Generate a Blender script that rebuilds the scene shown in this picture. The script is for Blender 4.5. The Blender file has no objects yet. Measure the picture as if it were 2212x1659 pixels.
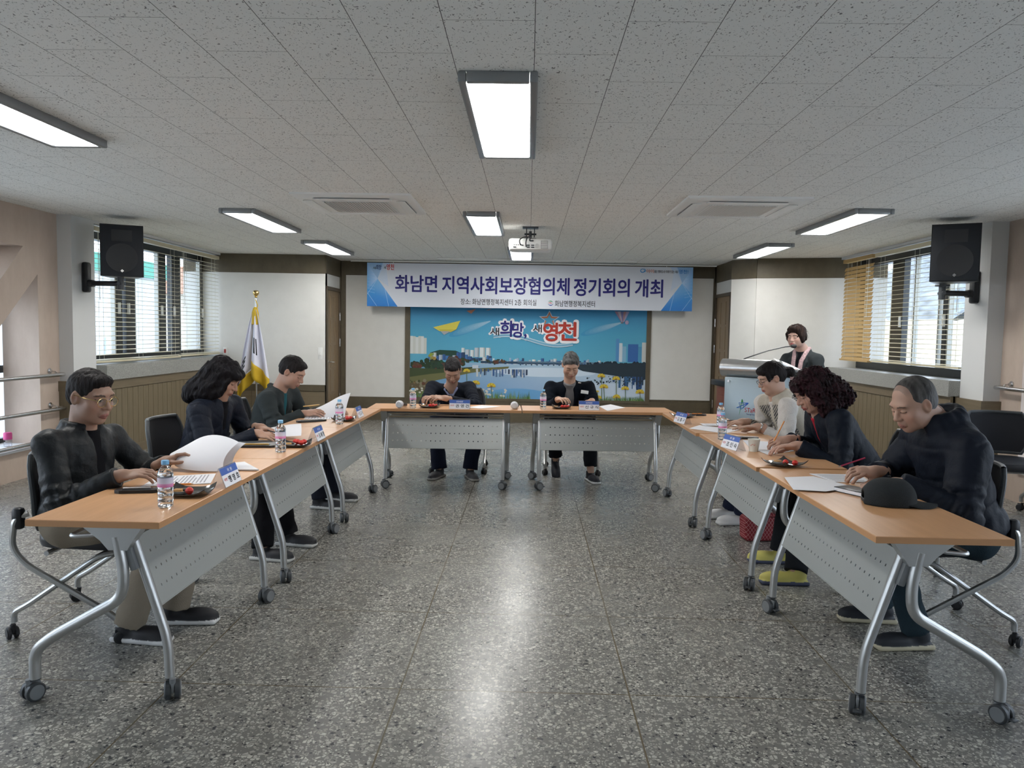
import bpy, math, random
import numpy as np
from mathutils import Vector, Matrix

random.seed(7)
SC = bpy.context.scene
COL = SC.collection
PI = math.pi

# ------------------------------------------------------------------ camera
def make_camera():
    f, pi_, ya, ro = 1671.5, -.0667, -.0203, .0169
    cp, sp, cy, sy = math.cos(pi_), math.sin(pi_), math.cos(ya), math.sin(ya)
    fw = Vector((sy*cp, cy*cp, sp)); rt = Vector((cy, -sy, 0)); up = rt.cross(fw)
    r = rt*math.cos(ro) + up*math.sin(ro); u = -rt*math.sin(ro) + up*math.cos(ro)
    cd = bpy.data.cameras.new('camera'); cd.sensor_width = 36; cd.lens = f*36/2212
    cd.clip_start = .05; cd.clip_end = 300
    o = bpy.data.objects.new('camera', cd); COL.objects.link(o)
    m = Matrix((r, u, -fw)).transposed().to_4x4(); m.translation = (0, 0, 1.413)
    o.matrix_world = m
    SC.camera = o
make_camera()

# ------------------------------------------------------------------ world, exposure
SC.view_settings.view_transform = 'Standard'
SC.view_settings.look = 'None'
SC.view_settings.gamma = 1
SC.view_settings.use_curve_mapping = False
SC.view_settings.exposure = 1.3
w = bpy.data.worlds.new('overcast'); SC.world = w; w.use_nodes = True
nt = w.node_tree; nt.nodes.clear()
out = nt.nodes.new('ShaderNodeOutputWorld'); bg = nt.nodes.new('ShaderNodeBackground')
tc = nt.nodes.new('ShaderNodeTexCoord'); sx = nt.nodes.new('ShaderNodeSeparateXYZ'); rp = nt.nodes.new('ShaderNodeValToRGB')
nt.links.new(tc.outputs['Generated'], sx.inputs[0]); nt.links.new(sx.outputs['Z'], rp.inputs[0])
rp.color_ramp.elements[0].position = 0.0; rp.color_ramp.elements[0].color = (.88, .93, 1, 1)
rp.color_ramp.elements[1].position = .6; rp.color_ramp.elements[1].color = (.74, .84, 1, 1)
nt.links.new(rp.outputs[0], bg.inputs['Color']); bg.inputs['Strength'].default_value = 2.8
nt.links.new(bg.outputs[0], out.inputs[0])

# daylight portals in the window openings (they only guide the sky light)
def portal(c, rot, sx_, sy_):
    ld = bpy.data.lights.new('sky_portal', 'AREA'); ld.shape = 'RECTANGLE'; ld.size = sx_; ld.size_y = sy_
    ld.cycles.is_portal = True
    o = bpy.data.objects.new('sky_portal', ld); COL.objects.link(o); o.location = c; o.rotation_euler = rot
portal((-4.85, 9.5, 1.75), (0, -PI/2, 0), 1.5, 3.3)
portal((4.55, 9.0, 1.8), (0, PI/2, 0), 1.4, 3.1)
portal((-5.05, 3.0, 1.25), (0, -PI/2, 0), 2.2, 8.6)
portal((4.75, 3.0, 1.25), (0, PI/2, 0), 2.2, 8.6)

# ------------------------------------------------------------------ materials
MATS = {}
def mat(name, col=(.5, .5, .5), rough=.5, metal=0., bump=0., bscale=60., var=0., vscale=8., stretch=(1, 1, 1), attr=False,
        emit=0., trans=0., ior=1.45, sss=0., coat=0., spec=.5, sheen=0.):
    if name in MATS: return MATS[name]
    m = bpy.data.materials.new(name); m.use_nodes = True; MATS[name] = m
    n = m.node_tree; b = n.nodes['Principled BSDF']
    c = (*col, 1)
    b.inputs['Base Color'].default_value = c
    b.inputs['Roughness'].default_value = rough; b.inputs['Metallic'].default_value = metal
    b.inputs['IOR'].default_value = ior; b.inputs['Transmission Weight'].default_value = trans
    b.inputs['Specular IOR Level'].default_value = spec
    b.inputs['Coat Weight'].default_value = coat; b.inputs['Sheen Weight'].default_value = sheen
    if sss: b.inputs['Subsurface Weight'].default_value = sss; b.inputs['Subsurface Radius'].default_value = (.012, .005, .003)
    if emit:
        b.inputs['Emission Color'].default_value = c; b.inputs['Emission Strength'].default_value = emit
    src = None
    if attr:
        a = n.nodes.new('ShaderNodeAttribute'); a.attribute_name = 'Col'; src = a.outputs['Color']
    if bump or var:
        t = n.nodes.new('ShaderNodeTexCoord'); mp = n.nodes.new('ShaderNodeMapping'); mp.inputs['Scale'].default_value = stretch
        n.links.new(t.outputs['Object'], mp.inputs[0])
    if var:
        z = n.nodes.new('ShaderNodeTexNoise'); z.inputs['Scale'].default_value = vscale; z.inputs['Detail'].default_value = 5
        n.links.new(mp.outputs[0], z.inputs['Vector'])
        mr = n.nodes.new('ShaderNodeMapRange'); mr.inputs['From Min'].default_value = .3; mr.inputs['From Max'].default_value = .7
        mr.inputs['To Min'].default_value = 1-var; mr.inputs['To Max'].default_value = 1+var
        n.links.new(z.outputs[0], mr.inputs[0])
        v = n.nodes.new('ShaderNodeVectorMath'); v.operation = 'SCALE'
        if src is None: v.inputs[0].default_value = col
        else: n.links.new(src, v.inputs[0])
        n.links.new(mr.outputs[0], v.inputs['Scale']); src = v.outputs[0]
    if src is not None: n.links.new(src, b.inputs['Base Color'])
    if bump:
        z = n.nodes.new('ShaderNodeTexNoise'); z.inputs['Scale'].default_value = bscale; z.inputs['Detail'].default_value = 4
        n.links.new(mp.outputs[0], z.inputs['Vector'])
        bp = n.nodes.new('ShaderNodeBump'); bp.inputs['Strength'].default_value = bump; bp.inputs['Distance'].default_value = .01
        n.links.new(z.outputs[0], bp.inputs['Height']); n.links.new(bp.outputs[0], b.inputs['Normal'])
    return m

def glass_mat(name, tint=(.95, .98, 1), refl=.07):
    if name in MATS: return MATS[name]
    m = bpy.data.materials.new(name); m.use_nodes = True; MATS[name] = m
    n = m.node_tree; n.nodes.clear()
    o = n.nodes.new('ShaderNodeOutputMaterial'); mx = n.nodes.new('ShaderNodeMixShader')
    a = n.nodes.new('ShaderNodeBsdfTransparent'); a.inputs[0].default_value = (*tint, 1)
    g = n.nodes.new('ShaderNodeBsdfGlossy'); g.inputs['Roughness'].default_value = .03
    lw = n.nodes.new('ShaderNodeLayerWeight'); lw.inputs['Blend'].default_value = .5
    mr = n.nodes.new('ShaderNodeMapRange'); mr.inputs['To Min'].default_value = refl; mr.inputs['To Max'].default_value = .7
    pw = n.nodes.new('ShaderNodeMath'); pw.operation = 'POWER'; pw.inputs[1].default_value = 3
    n.links.new(lw.outputs['Facing'], pw.inputs[0]); n.links.new(pw.outputs[0], mr.inputs[0])
    n.links.new(mr.outputs[0], mx.inputs[0]); n.links.new(a.outputs[0], mx.inputs[1]); n.links.new(g.outputs[0], mx.inputs[2])
    n.links.new(mx.outputs[0], o.inputs[0])
    return m

def node_math(n, op, a, b=None, c=None):
    x = n.nodes.new('ShaderNodeMath'); x.operation = op
    for i, q in enumerate((a, b, c)):
        if q is None: continue
        if isinstance(q, (int, float)): x.inputs[i].default_value = q
        else: n.links.new(q, x.inputs[i])
    return x.outputs[0]

def node_mix(n, fac, a, b):
    x = n.nodes.new('ShaderNodeMix'); x.data_type = 'RGBA'
    for s, q in ((x.inputs[0], fac), (x.inputs[6], a), (x.inputs[7], b)):
        if isinstance(q, tuple): s.default_value = (*q, 1)
        elif isinstance(q, (int, float)): s.default_value = q
        else: n.links.new(q, s)
    return x.outputs[2]

def floor_mat():
    m = mat('terrazzo', rough=.3, spec=.4); n = m.node_tree; b = n.nodes['Principled BSDF']
    t = n.nodes.new('ShaderNodeTexCoord'); P0 = t.outputs['Object']
    sp = n.nodes.new('ShaderNodeSeparateXYZ'); n.links.new(P0, sp.inputs[0])
    va = n.nodes.new('ShaderNodeVectorMath'); va.inputs[1].default_value = (3.1, 1.7, .3137); n.links.new(P0, va.inputs[0]); P = va.outputs[0]
    def vor(scale, out):
        v = n.nodes.new('ShaderNodeTexVoronoi'); v.inputs['Scale'].default_value = scale; v.feature = out
        n.links.new(P, v.inputs['Vector']); return v
    col = (.155, .15, .135)
    zn = n.nodes.new('ShaderNodeTexNoise'); zn.inputs['Scale'].default_value = 3; n.links.new(P, zn.inputs['Vector'])
    base = node_mix(n, zn.outputs[0], (.135, .131, .12), (.19, .185, .17))
    for sc, lo, thr in ((58, .46, .13), (105, .5, .14)):
        e = vor(sc, 'DISTANCE_TO_EDGE'); c = vor(sc, 'F1')
        s2 = n.nodes.new('ShaderNodeSeparateColor'); n.links.new(c.outputs['Color'], s2.inputs[0])
        mask = node_math(n, 'MULTIPLY', node_math(n, 'GREATER_THAN', e.outputs['Distance'], thr), node_math(n, 'GREATER_THAN', s2.outputs[0], lo))
        tone = n.nodes.new('ShaderNodeValToRGB'); r = tone.color_ramp
        r.elements[0].position = 0; r.elements[0].color = (.03, .032, .036, 1)
        r.elements[1].position = 1; r.elements[1].color = (.52, .5, .44, 1)
        for p_, c_ in ((.10, (.05, .052, .055, 1)), (.12, (.26, .25, .225, 1)), (.55, (.34, .33, .295, 1))):
            q = r.elements.new(p_); q.color = c_
        n.links.new(s2.outputs[1], tone.inputs[0])
        base = node_mix(n, mask, base, tone.outputs[0])
    # brass joint strips
    def line(co, off, step, wdt):
        k = node_math(n, 'WRAP', node_math(n, 'SUBTRACT', co, off), step/2, -step/2)
        return node_math(n, 'LESS_THAN', node_math(n, 'ABSOLUTE', k), wdt)
    jn = node_math(n, 'MAXIMUM', line(sp.outputs[0], .421, .902, .003), line(sp.outputs[1], 2.961, .837, .0028))
    base = node_mix(n, jn, base, (.11, .09, .055))
    n.links.new(base, b.inputs['Base Color'])
    z2 = n.nodes.new('ShaderNodeTexNoise'); z2.inputs['Scale'].default_value = 2.2; z2.inputs['Detail'].default_value = 6; n.links.new(P, z2.inputs['Vector'])
    mr = n.nodes.new('ShaderNodeMapRange'); mr.inputs['To Min'].default_value = .17; mr.inputs['To Max'].default_value = .36
    n.links.new(z2.outputs[0], mr.inputs[0]); n.links.new(mr.outputs[0], b.inputs['Roughness'])
    return m

def ceiling_mat():
    m = mat('mineral_tile', rough=.9); n = m.node_tree; b = n.nodes['Principled BSDF']
    t = n.nodes.new('ShaderNodeTexCoord'); P = t.outputs['Object']
    sp = n.nodes.new('ShaderNodeSeparateXYZ'); n.links.new(P, sp.inputs[0]); X, Y = sp.outputs[0], sp.outputs[1]
    W_, D_ = .318, .636
    u = node_math(n, 'DIVIDE', node_math(n, 'SUBTRACT', X, .003), W_)
    colid = node_math(n, 'FLOOR', u)
    fx = node_math(n, 'ABSOLUTE', node_math(n, 'SUBTRACT', node_math(n, 'FRACT', u), .5))
    lx = node_math(n, 'GREATER_THAN', fx, .4955)
    off = node_math(n, 'MULTIPLY', node_math(n, 'FLOORED_MODULO', node_math(n, 'ADD', colid, 1), 2), .5)
    v = node_math(n, 'ADD', node_math(n, 'DIVIDE', node_math(n, 'SUBTRACT', Y, 2.73), D_), off)
    fy = node_math(n, 'ABSOLUTE', node_math(n, 'SUBTRACT', node_math(n, 'FRACT', v), .5))
    ly = node_math(n, 'GREATER_THAN', fy, .4982)
    jn = node_math(n, 'MAXIMUM', lx, ly)
    # each tile turned by its own random shift
    cid = n.nodes.new('ShaderNodeCombineXYZ'); n.links.new(colid, cid.inputs[0]); n.links.new(node_math(n, 'FLOOR', v), cid.inputs[1])
    wn = n.nodes.new('ShaderNodeTexWhiteNoise'); n.links.new(cid.outputs[0], wn.inputs['Vector'])
    base = (.86, .86, .83)
    nz = n.nodes.new('ShaderNodeTexNoise'); nz.inputs['Scale'].default_value = 30; nz.inputs['Detail'].default_value = 2; n.links.new(P, nz.inputs['Vector'])
    wp = n.nodes.new('ShaderNodeVectorMath'); wp.operation = 'MULTIPLY_ADD'; wp.inputs[1].default_value = (.05, .05, 0)
    n.links.new(nz.outputs['Color'], wp.inputs[0]); n.links.new(P, wp.inputs[2])
    mp = n.nodes.new('ShaderNodeMapping'); mp.inputs['Scale'].default_value = (1.9, 1, .001); mp.inputs['Rotation'].default_value = (0, 0, .5)
    n.links.new(wp.outputs[0], mp.inputs[0])
    fl = None
    for sc, keep, rad in ((55, .6, .26), (110, .68, .24)):
        vo = n.nodes.new('ShaderNodeTexVoronoi'); vo.inputs['Scale'].default_value = sc; n.links.new(mp.outputs[0], vo.inputs['Vector'])
        sc_ = n.nodes.new('ShaderNodeSeparateColor'); n.links.new(vo.outputs['Color'], sc_.inputs[0])
        k = node_math(n, 'MULTIPLY', node_math(n, 'LESS_THAN', vo.outputs['Distance'], rad), node_math(n, 'GREATER_THAN', sc_.outputs[0], keep))
        fl = k if fl is None else node_math(n, 'MAXIMUM', fl, k)
    c = node_mix(n, node_math(n, 'MULTIPLY', wn.outputs[0], .35), base, (.82, .815, .785))
    c = node_mix(n, node_math(n, 'MULTIPLY', fl, .85), c, (.13, .128, .12))
    c = node_mix(n, jn, c, (.12, .115, .11))
    n.links.new(c, b.inputs['Base Color'])
    return m

def wood_mat(name, c1, c2, rough=.45, grain=(1, 1, 14), scale=3.5):
    m = mat(name, rough=rough); n = m.node_tree; b = n.nodes['Principled BSDF']
    t = n.nodes.new('ShaderNodeTexCoord'); mp = n.nodes.new('ShaderNodeMapping'); mp.inputs['Scale'].default_value = grain
    n.links.new(t.outputs['Object'], mp.inputs[0])
    z = n.nodes.new('ShaderNodeTexNoise'); z.inputs['Scale'].default_value = scale; z.inputs['Detail'].default_value = 8; z.inputs['Roughness'].default_value = .65
    n.links.new(mp.outputs[0], z.inputs['Vector'])
    mr = n.nodes.new('ShaderNodeMapRange'); mr.inputs['From Min'].default_value = .3; mr.inputs['From Max'].default_value = .7
    n.links.new(z.outputs[0], mr.inputs[0])
    n.links.new(node_mix(n, mr.outputs[0], c1, c2), b.inputs['Base Color'])
    return m

M_floor = floor_mat(); M_ceil = ceiling_mat()
M_wall = mat('white_wallpaper', (.64, .63, .60), .75, bump=.12, bscale=160, var=.02)
M_paint = mat('white_paint', (.66, .66, .65), .6)
M_olive = wood_mat('olive_wood', (.085, .068, .042), (.115, .093, .058), .5, (1.5, 1.5, 1), 6)
M_wains = wood_mat('wainscot_wood', (.15, .118, .072), (.20, .16, .10), .5, (9, 9, .8), 4)
M_wainrail = wood_mat('wainscot_rail_wood', (.145, .112, .07), (.185, .145, .092), .5, (1, 1, 12), 4)
M_beige = wood_mat('pale_lattice_wood', (.47, .37, .3), (.56, .455, .38), .55, (2, 2, .8), 3)
M_door = wood_mat('door_wood', (.2, .135, .075), (.27, .19, .11), .45, (9, 9, .7), 3)
M_granite = mat('granite', (.3, .3, .28), .35, var=.45, vscale=170)
M_beech = wood_mat('beech_laminate', (.62, .36, .185), (.72, .44, .24), .38, (7, 7, 1), 2.2)
M_beechx = wood_mat('beech_laminate_lengthwise', (.56, .30, .145), (.65, .37, .19), .33, (.9, 11, 1), 2.6)
M_edge = mat('beech_edge', (.5, .26, .12), .4)
M_silver = mat('silver_paint', (.46, .465, .46), .3, .75)
M_panel = mat('panel_silver', (.38, .40, .395), .42, .45, bump=.02, bscale=400)
M_grey = mat('grey_plastic', (.19, .2, .21), .4)
M_dgrey = mat('dark_grey_plastic', (.05, .055, .06), .4)
M_black = mat('black_plastic', (.012, .013, .016), .35)
M_rubber = mat('rubber', (.02, .02, .022), .6)
M_mesh = mat('black_mesh_fabric', (.018, .019, .024), .85, bump=.3, bscale=900)
M_pad = mat('black_seat_vinyl', (.02, .021, .025), .38)
M_chrome = mat('brushed_steel', (.62, .62, .62), .22, 1)
M_gold = mat('polished_brass', (.7, .5, .2), .18, 1)
M_white = mat('white_plastic', (.75, .75, .73), .4)
M_frame = mat('window_frame_dark', (.035, .04, .045), .35, .3)
M_paper = mat('paper', (.80, .80, .84), .7)
M_ink = mat('print_ink', (.12, .12, .14), .8)
M_glass = glass_mat('window_glass')
M_acryl = glass_mat('clear_acrylic', (.93, .94, .97), .12)

# ------------------------------------------------------------------ mesh builder
class MB:
    def __init__(s): s.v = []; s.f = []; s.m = []
    def add(s, vs, fs, mi=0, M=None):
        k = len(s.v)
        for p in vs:
            if M is not None: p = M @ Vector(p)
            s.v.append(tuple(p))
        for q in fs: s.f.append([k+i for i in q]); s.m.append(mi)
        return s
    def box(s, c, d, mi=0, M=None):
        x, y, z = c; a, b, e = d[0]/2, d[1]/2, d[2]/2
        vs = [(x+i*a, y+j*b, z+k*e) for k in (-1, 1) for j in (-1, 1) for i in (-1, 1)]
        return s.add(vs, [(0, 2, 3, 1), (4, 5, 7, 6), (0, 1, 5, 4), (2, 6, 7, 3), (0, 4, 6, 2), (1, 3, 7, 5)], mi, M)
    def bb(s, lo, hi, mi=0, M=None):
        return s.box([(lo[i]+hi[i])/2 for i in range(3)], [hi[i]-lo[i] for i in range(3)], mi, M)
    def rbox(s, c, d, r=.005, mi=0, M=None, n=2):
        # box with rounded vertical and horizontal edges, by superellipsoid-like rings
        x, y, z = c; a, b, e = d[0]/2, d[1]/2, d[2]/2; r = min(r, a*.99, b*.99, e*.99)
        rings = []
        def ring(inset, zz):
            pts = []
            for cx, cy, st in ((1, 1, 0), (-1, 1, 1), (-1, -1, 2), (1, -1, 3)):
                for i in range(n+1):
                    t = (st + i/n)*PI/2
                    pts.append((x+cx*(a-r)+(r-inset)*math.cos(t), y+cy*(b-r)+(r-inset)*math.sin(t), zz))
            return pts
        for i in range(n+1):
            t = i/n*PI/2; rings.append(ring(r-r*math.sin(t), z-e+r-r*math.cos(t)))
        for i in range(n+1):
            t = i/n*PI/2; rings.append(ring(r-r*math.cos(t), z+e-r+r*math.sin(t)))
        L = len(rings[0]); vs = [p for q in rings for p in q]; fs = []
        for i in range(len(rings)-1):
            for j in range(L): fs.append((i*L+j, i*L+(j+1) % L, (i+1)*L+(j+1) % L, (i+1)*L+j))
        fs.append(tuple(range(L))[::-1]); fs.append(tuple((len(rings)-1)*L+j for j in range(L)))
        return s.add(vs, fs, mi, M)
    def tube(s, pts, r, n=10, mi=0, M=None, cap=True, flat=1.):
        P = [Vector(p) for p in pts]; rr = r if isinstance(r, (list, tuple)) else [r]*len(P)
        T = []
        for i in range(len(P)):
            a = P[max(i-1, 0)]; b = P[min(i+1, len(P)-1)]; T.append((b-a).normalized())
        up = Vector((0, 0, 1)) if abs(T[0].z) < .9 else Vector((1, 0, 0))
        N = (up - T[0]*up.dot(T[0])).normalized(); vs = []
        for i, p in enumerate(P):
            N = (N - T[i]*N.dot(T[i])).normalized(); B = T[i].cross(N)
            for j in range(n):
                t = 2*PI*j/n; vs.append(p + (N*math.cos(t) + B*math.sin(t)*flat)*rr[i])
        fs = []
        for i in range(len(P)-1):
            for j in range(n): fs.append((i*n+j, i*n+(j+1) % n, (i+1)*n+(j+1) % n, (i+1)*n+j))
        if cap: fs.append(tuple(range(n))[::-1]); fs.append(tuple((len(P)-1)*n+j for j in range(n)))
        return s.add(vs, fs, mi, M)
    def lathe(s, prof, n=20, c=(0, 0, 0), mi=0, M=None, cap=True, axis='z'):
        vs = []; fs = []
        for r, h in prof:
            for j in range(n):
                t = 2*PI*j/n; a, b = r*math.cos(t), r*math.sin(t)
                q = {'z': (a, b, h), 'x': (h, a, b), 'y': (b, h, a)}[axis]
                vs.append((c[0]+q[0], c[1]+q[1], c[2]+q[2]))
        for i in range(len(prof)-1):
            for j in range(n): fs.append((i*n+j, i*n+(j+1) % n, (i+1)*n+(j+1) % n, (i+1)*n+j))
        if cap: fs.append(tuple(range(n))[::-1]); fs.append(tuple((len(prof)-1)*n+j for j in range(n)))
        return s.add(vs, fs, mi, M)
    def prism(s, pts, z0, z1, mi=0, M=None):
        n = len(pts)
        if sum(pts[i][0]*pts[(i+1) % n][1]-pts[(i+1) % n][0]*pts[i][1] for i in range(n)) < 0: pts = pts[::-1]
        vs = [(p[0], p[1], z0) for p in pts]+[(p[0], p[1], z1) for p in pts]
        fs = [tuple(range(n))[::-1], tuple(range(n, 2*n))]+[(i, (i+1) % n, n+(i+1) % n, n+i) for i in range(n)]
        return s.add(vs, fs, mi, M)
    def build(s, name, mats, parent=None, smooth=True, ang=.6, **tags):
        me = bpy.data.meshes.new(name); me.from_pydata([tuple(p) for p in s.v], [], s.f)
        for m in (mats if isinstance(mats, (list, tuple)) else [mats]): me.materials.append(m)
        if any(s.m): me.polygons.foreach_set('material_index', s.m)
        if smooth:
            me.polygons.foreach_set('use_smooth', [True]*len(me.polygons)); me.set_sharp_from_angle(angle=ang)
        me.update()
        o = bpy.data.objects.new(name, me); COL.objects.link(o)
        if parent is not None: o.parent = parent
        for k, v in tags.items(): o[k] = v
        return o

def fillet(pts, r=.04, n=5):
    P = [Vector(p) for p in pts]; o = [P[0]]
    for i in range(1, len(P)-1):
        a, b, c = P[i-1], P[i], P[i+1]; d1 = (a-b); d2 = (c-b); k = min(r, d1.length*.48, d2.length*.48)
        s_ = b+d1.normalized()*k; e = b+d2.normalized()*k
        for j in range(n+1):
            t = j/n; o.append(s_*(1-t)**2 + b*2*t*(1-t) + e*t*t)
    o.append(P[-1]); return o

def thing(name, label, cat, loc=(0, 0, 0), rotz=0, group=None, rot=None):
    o = bpy.data.objects.new(name, None); COL.objects.link(o); o.location = loc
    o.rotation_euler = rot if rot else (0, 0, rotz)
    o['label'] = label; o['category'] = cat
    if group: o['group'] = group
    o.empty_display_size = .05
    return o
def tag(o, label, cat, group=None, kind=None):
    o['label'] = label; o['category'] = cat
    if group: o['group'] = group
    if kind: o['kind'] = kind
    return o
def struct(mb, name, mats, parent=None, label=None, **k):
    o = mb.build(name, mats, parent, **k)
    if parent is None: o['kind'] = 'structure'
    if label: o['label'] = label
    return o
def copy_tree(o, parent=None):
    c = o.copy(); COL.objects.link(c)
    if parent is not None: c.parent = parent
    for ch in list(o.children): copy_tree(ch, c)
    return c
def dup(proto, loc, rotz, label, group=None):
    c = copy_tree(proto); c.location = loc; c.rotation_euler = (0, 0, rotz); c['label'] = label
    if group: c['group'] = group
    return c
class Placer:
    "first call moves the prototype itself, later calls copy it"
    def __init__(s, proto): s.p = proto; s.used = False
    def __call__(s, loc, rotz, label, group=None):
        if not s.used:
            s.used = True; o = s.p; o.location = loc; o.rotation_euler = (0, 0, rotz); o['label'] = label
            if group: o['group'] = group
            return o
        return dup(s.p, loc, rotz, label, group)

def text_obj(name, body, box, parent, m, bold=0., M=None, z=0.):
    "writing as flat raised letters, fitted to box = (x0, y0, x1, y1) in the parent's local XZ plane through M"
    cu = bpy.data.curves.new(name, 'FONT'); cu.body = body; cu.extrude = .0
    cu.resolution_u = 3
    t = bpy.data.objects.new(name, cu); COL.objects.link(t)
    bpy.context.view_layer.update()
    me = bpy.data.meshes.new_from_object(t.evaluated_get(bpy.context.evaluated_depsgraph_get()))
    bpy.data.objects.remove(t)
    n = len(me.vertices); a = np.zeros(n*3); me.vertices.foreach_get('co', a); a = a.reshape(-1, 3)
    lo, hi = a.min(0), a.max(0); x0, y0, x1, y1 = box
    q = np.empty_like(a); q[:, 0] = x0+(a[:, 0]-lo[0])/(hi[0]-lo[0])*(x1-x0); q[:, 1] = y0+(a[:, 1]-lo[1])/(hi[1]-lo[1])*(y1-y0); q[:, 2] = z
    # bold strokes: the letter shapes repeated with tiny shifts
    fs = [list(p.vertices) for p in me.polygons]; bpy.data.meshes.remove(me); s_ = bold*.55*(y1-y0); Q = []; F = []
    for k in range(9 if bold > .001 else 1):
        a_ = k*PI/4; d = (0, 0) if k == 0 else (s_*math.cos(a_), s_*math.sin(a_)); p = q.copy(); p[:, 0] += d[0]; p[:, 1] += d[1]; p[:, 2] += k*2e-6; Q.append(p); F += [[i+k*n for i in f] for f in fs]
    q = np.concatenate(Q)
    if M is not None:
        R = np.array(M.to_3x3()); q = q @ R.T + np.array(M.translation)
    me = bpy.data.meshes.new(name); me.from_pydata([tuple(p) for p in q], [], F); me.materials.append(m); me.update()
    o = bpy.data.objects.new(name, me); COL.objects.link(o); o.parent = parent
    return o
# text plane facing -Y: local x -> x, local y -> z
TY = Matrix(((1, 0, 0, 0), (0, 0, -1, 0), (0, 1, 0, 0), (0, 0, 0, 1)))

def art(name, shapes, parent, M, step=.0004, m=None):
    "printed picture: flat coloured polygons laid over each other; shapes = (points, colour or per-point colours)"
    v = []; f = []; c = []; z = 0
    for pts, col in shapes:
        k = len(v); z += step
        for i, p in enumerate(pts):
            v.append(tuple(M @ Vector((p[0], p[1], z)))); cc = col[i] if isinstance(col[0], (tuple, list)) else col
            c += [*cc, 1]
        f.append(list(range(k, len(v))))
    me = bpy.data.meshes.new(name); me.from_pydata(v, [], f)
    at = me.color_attributes.new('Col', 'FLOAT_COLOR', 'POINT'); at.data.foreach_set('color', c)
    me.materials.append(m or mat('print_colours', rough=.45, attr=True)); me.update()
    o = bpy.data.objects.new(name, me); COL.objects.link(o); o.parent = parent
    return o

# =================================================================== THE ROOM
H = 2.48
XL, XR = -4.46, 4.15          # window walls
NL, NR = -4.6, 4.3            # lattice walls of the near part
YB = 12.1
b = MB(); b.bb((-5.4, -3.2, -.12), (5.2, 12.6, 0)); struct(b, 'floor', M_floor, smooth=False)
b = MB(); b.bb((-5.4, -3.2, H), (5.2, 12.6, H+.12)); struct(b, 'ceiling', M_ceil, smooth=False)
b = MB(); b.bb((-5.4, -3.3, 0), (5.2, -3.1, H)); struct(b, 'wall_front', M_wall, smooth=False)

# back wall with its panels
def wainscot(b, x0, x1, zt, step=.115, rail=.09, base=.1, y=0., d=.02, mi=(0, 1)):
    "boards along local x from x0 to x1, facing -y at y"
    b.bb((x0, y-d*.55, 0), (x1, y, zt-.005), mi[1])
    n = max(1, round((x1-x0)/step)); s_ = (x1-x0)/n
    for i in range(n): b.bb((x0+i*s_+.0025, y-d, base), (x0+(i+1)*s_-.0025, y-d*.5, zt-rail), mi[0])
    b.bb((x0, y-d*1.3, zt-rail), (x1, y, zt), mi[1]); b.bb((x0, y-d*1.3, 0), (x1, y, base), mi[1])
b = MB(); b.bb((-3.3, YB, 0), (3.3, YB+.2, H)); struct(b, 'wall_back', M_olive, smooth=False)
b = MB(); wainscot(b, -2.9, 2.86, .36, .13, .1, .1, YB-.001, .015); struct(b, 'baseboard_back', [M_olive, M_olive], smooth=False)
b = MB(); b.bb((-2.86, YB-.014, .365), (-1.93, YB, 2.26)); b.bb((1.9, YB-.014, .4), (2.84, YB, 2.29)); b.bb((-1.93, YB-.014, 1.98), (1.9, YB, 2.26))
struct(b, 'trim_1', M_wall, smooth=False)
# side strips of the picture bay
b = MB()
for x0, x1 in ((-1.93, -1.85), (1.83, 1.9)): b.bb((x0, YB-.03, .33), (x1, YB, 1.98))
b.bb((-1.85, YB-.03, .33), (1.83, YB, .375))
struct(b, 'trim_2', M_olive, smooth=False)

def wall_run(p0, p1, name, zlo=0, zhi=H, m=None, t=.12):
    "a wall slab from p0 to p1 in plan, room side on the right hand of p0->p1 when looking down... placed by matrix"
    p0 = Vector((p0[0], p0[1], 0)); p1 = Vector((p1[0], p1[1], 0)); d = p1-p0; L = d.length
    M = Matrix.Translation(p0) @ Matrix.Rotation(math.atan2(d.y, d.x), 4, 'Z')
    return M, L
def slab(b, M, L, z0, z1, t=.12, mi=0, y0=0.): b.bb((0, y0, z0), (L, y0+t, z1), mi, M)

# left rear corner: (-4.46,11.17) .. (-2.95,11.2); right rear corner: (2.88,11.1) .. (3.13,10.8) .. (4.15,10.5)
for tag_, runs, nm in (('rl', [((-5.0, 11.16), (-3.28, 11.2)), ((-3.28, 11.2), (-2.95, 11.2))], 'wall_left_rear'),
                       ('rr', [((2.86, 11.08), (3.13, 10.8)), ((3.13, 10.8), (4.7, 10.34))], 'wall_right_rear')):
    b = MB()
    for p0, p1 in runs:
        M, L = wall_run(p0, p1, '')
        slab(b, M, L, 0, H, mi=0, t=.1)                  # core
        slab(b, M, L, 2.21, H, .014, 1, -.014)          # dark band under the ceiling
        slab(b, M, L, .60, 2.21, .012, 2, -.01)         # white paper
        b.bb((0, -.022, 0), (L, 0, .6), 1, M)
        n = max(1, round(L/.24)); s_ = L/n
        for i in range(n): b.bb((i*s_+.003, -.03, .1), ((i+1)*s_-.003, -.01, .5), 3, M)
        b.bb((0, -.034, .51), (L, 0, .6), 1, M); b.bb((0, -.034, 0), (L, 0, .1), 1, M)
        if tag_ == 'rl': pass
    struct(b, nm, [M_wall, M_olive, M_wall, M_wainrail], smooth=False)

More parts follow.
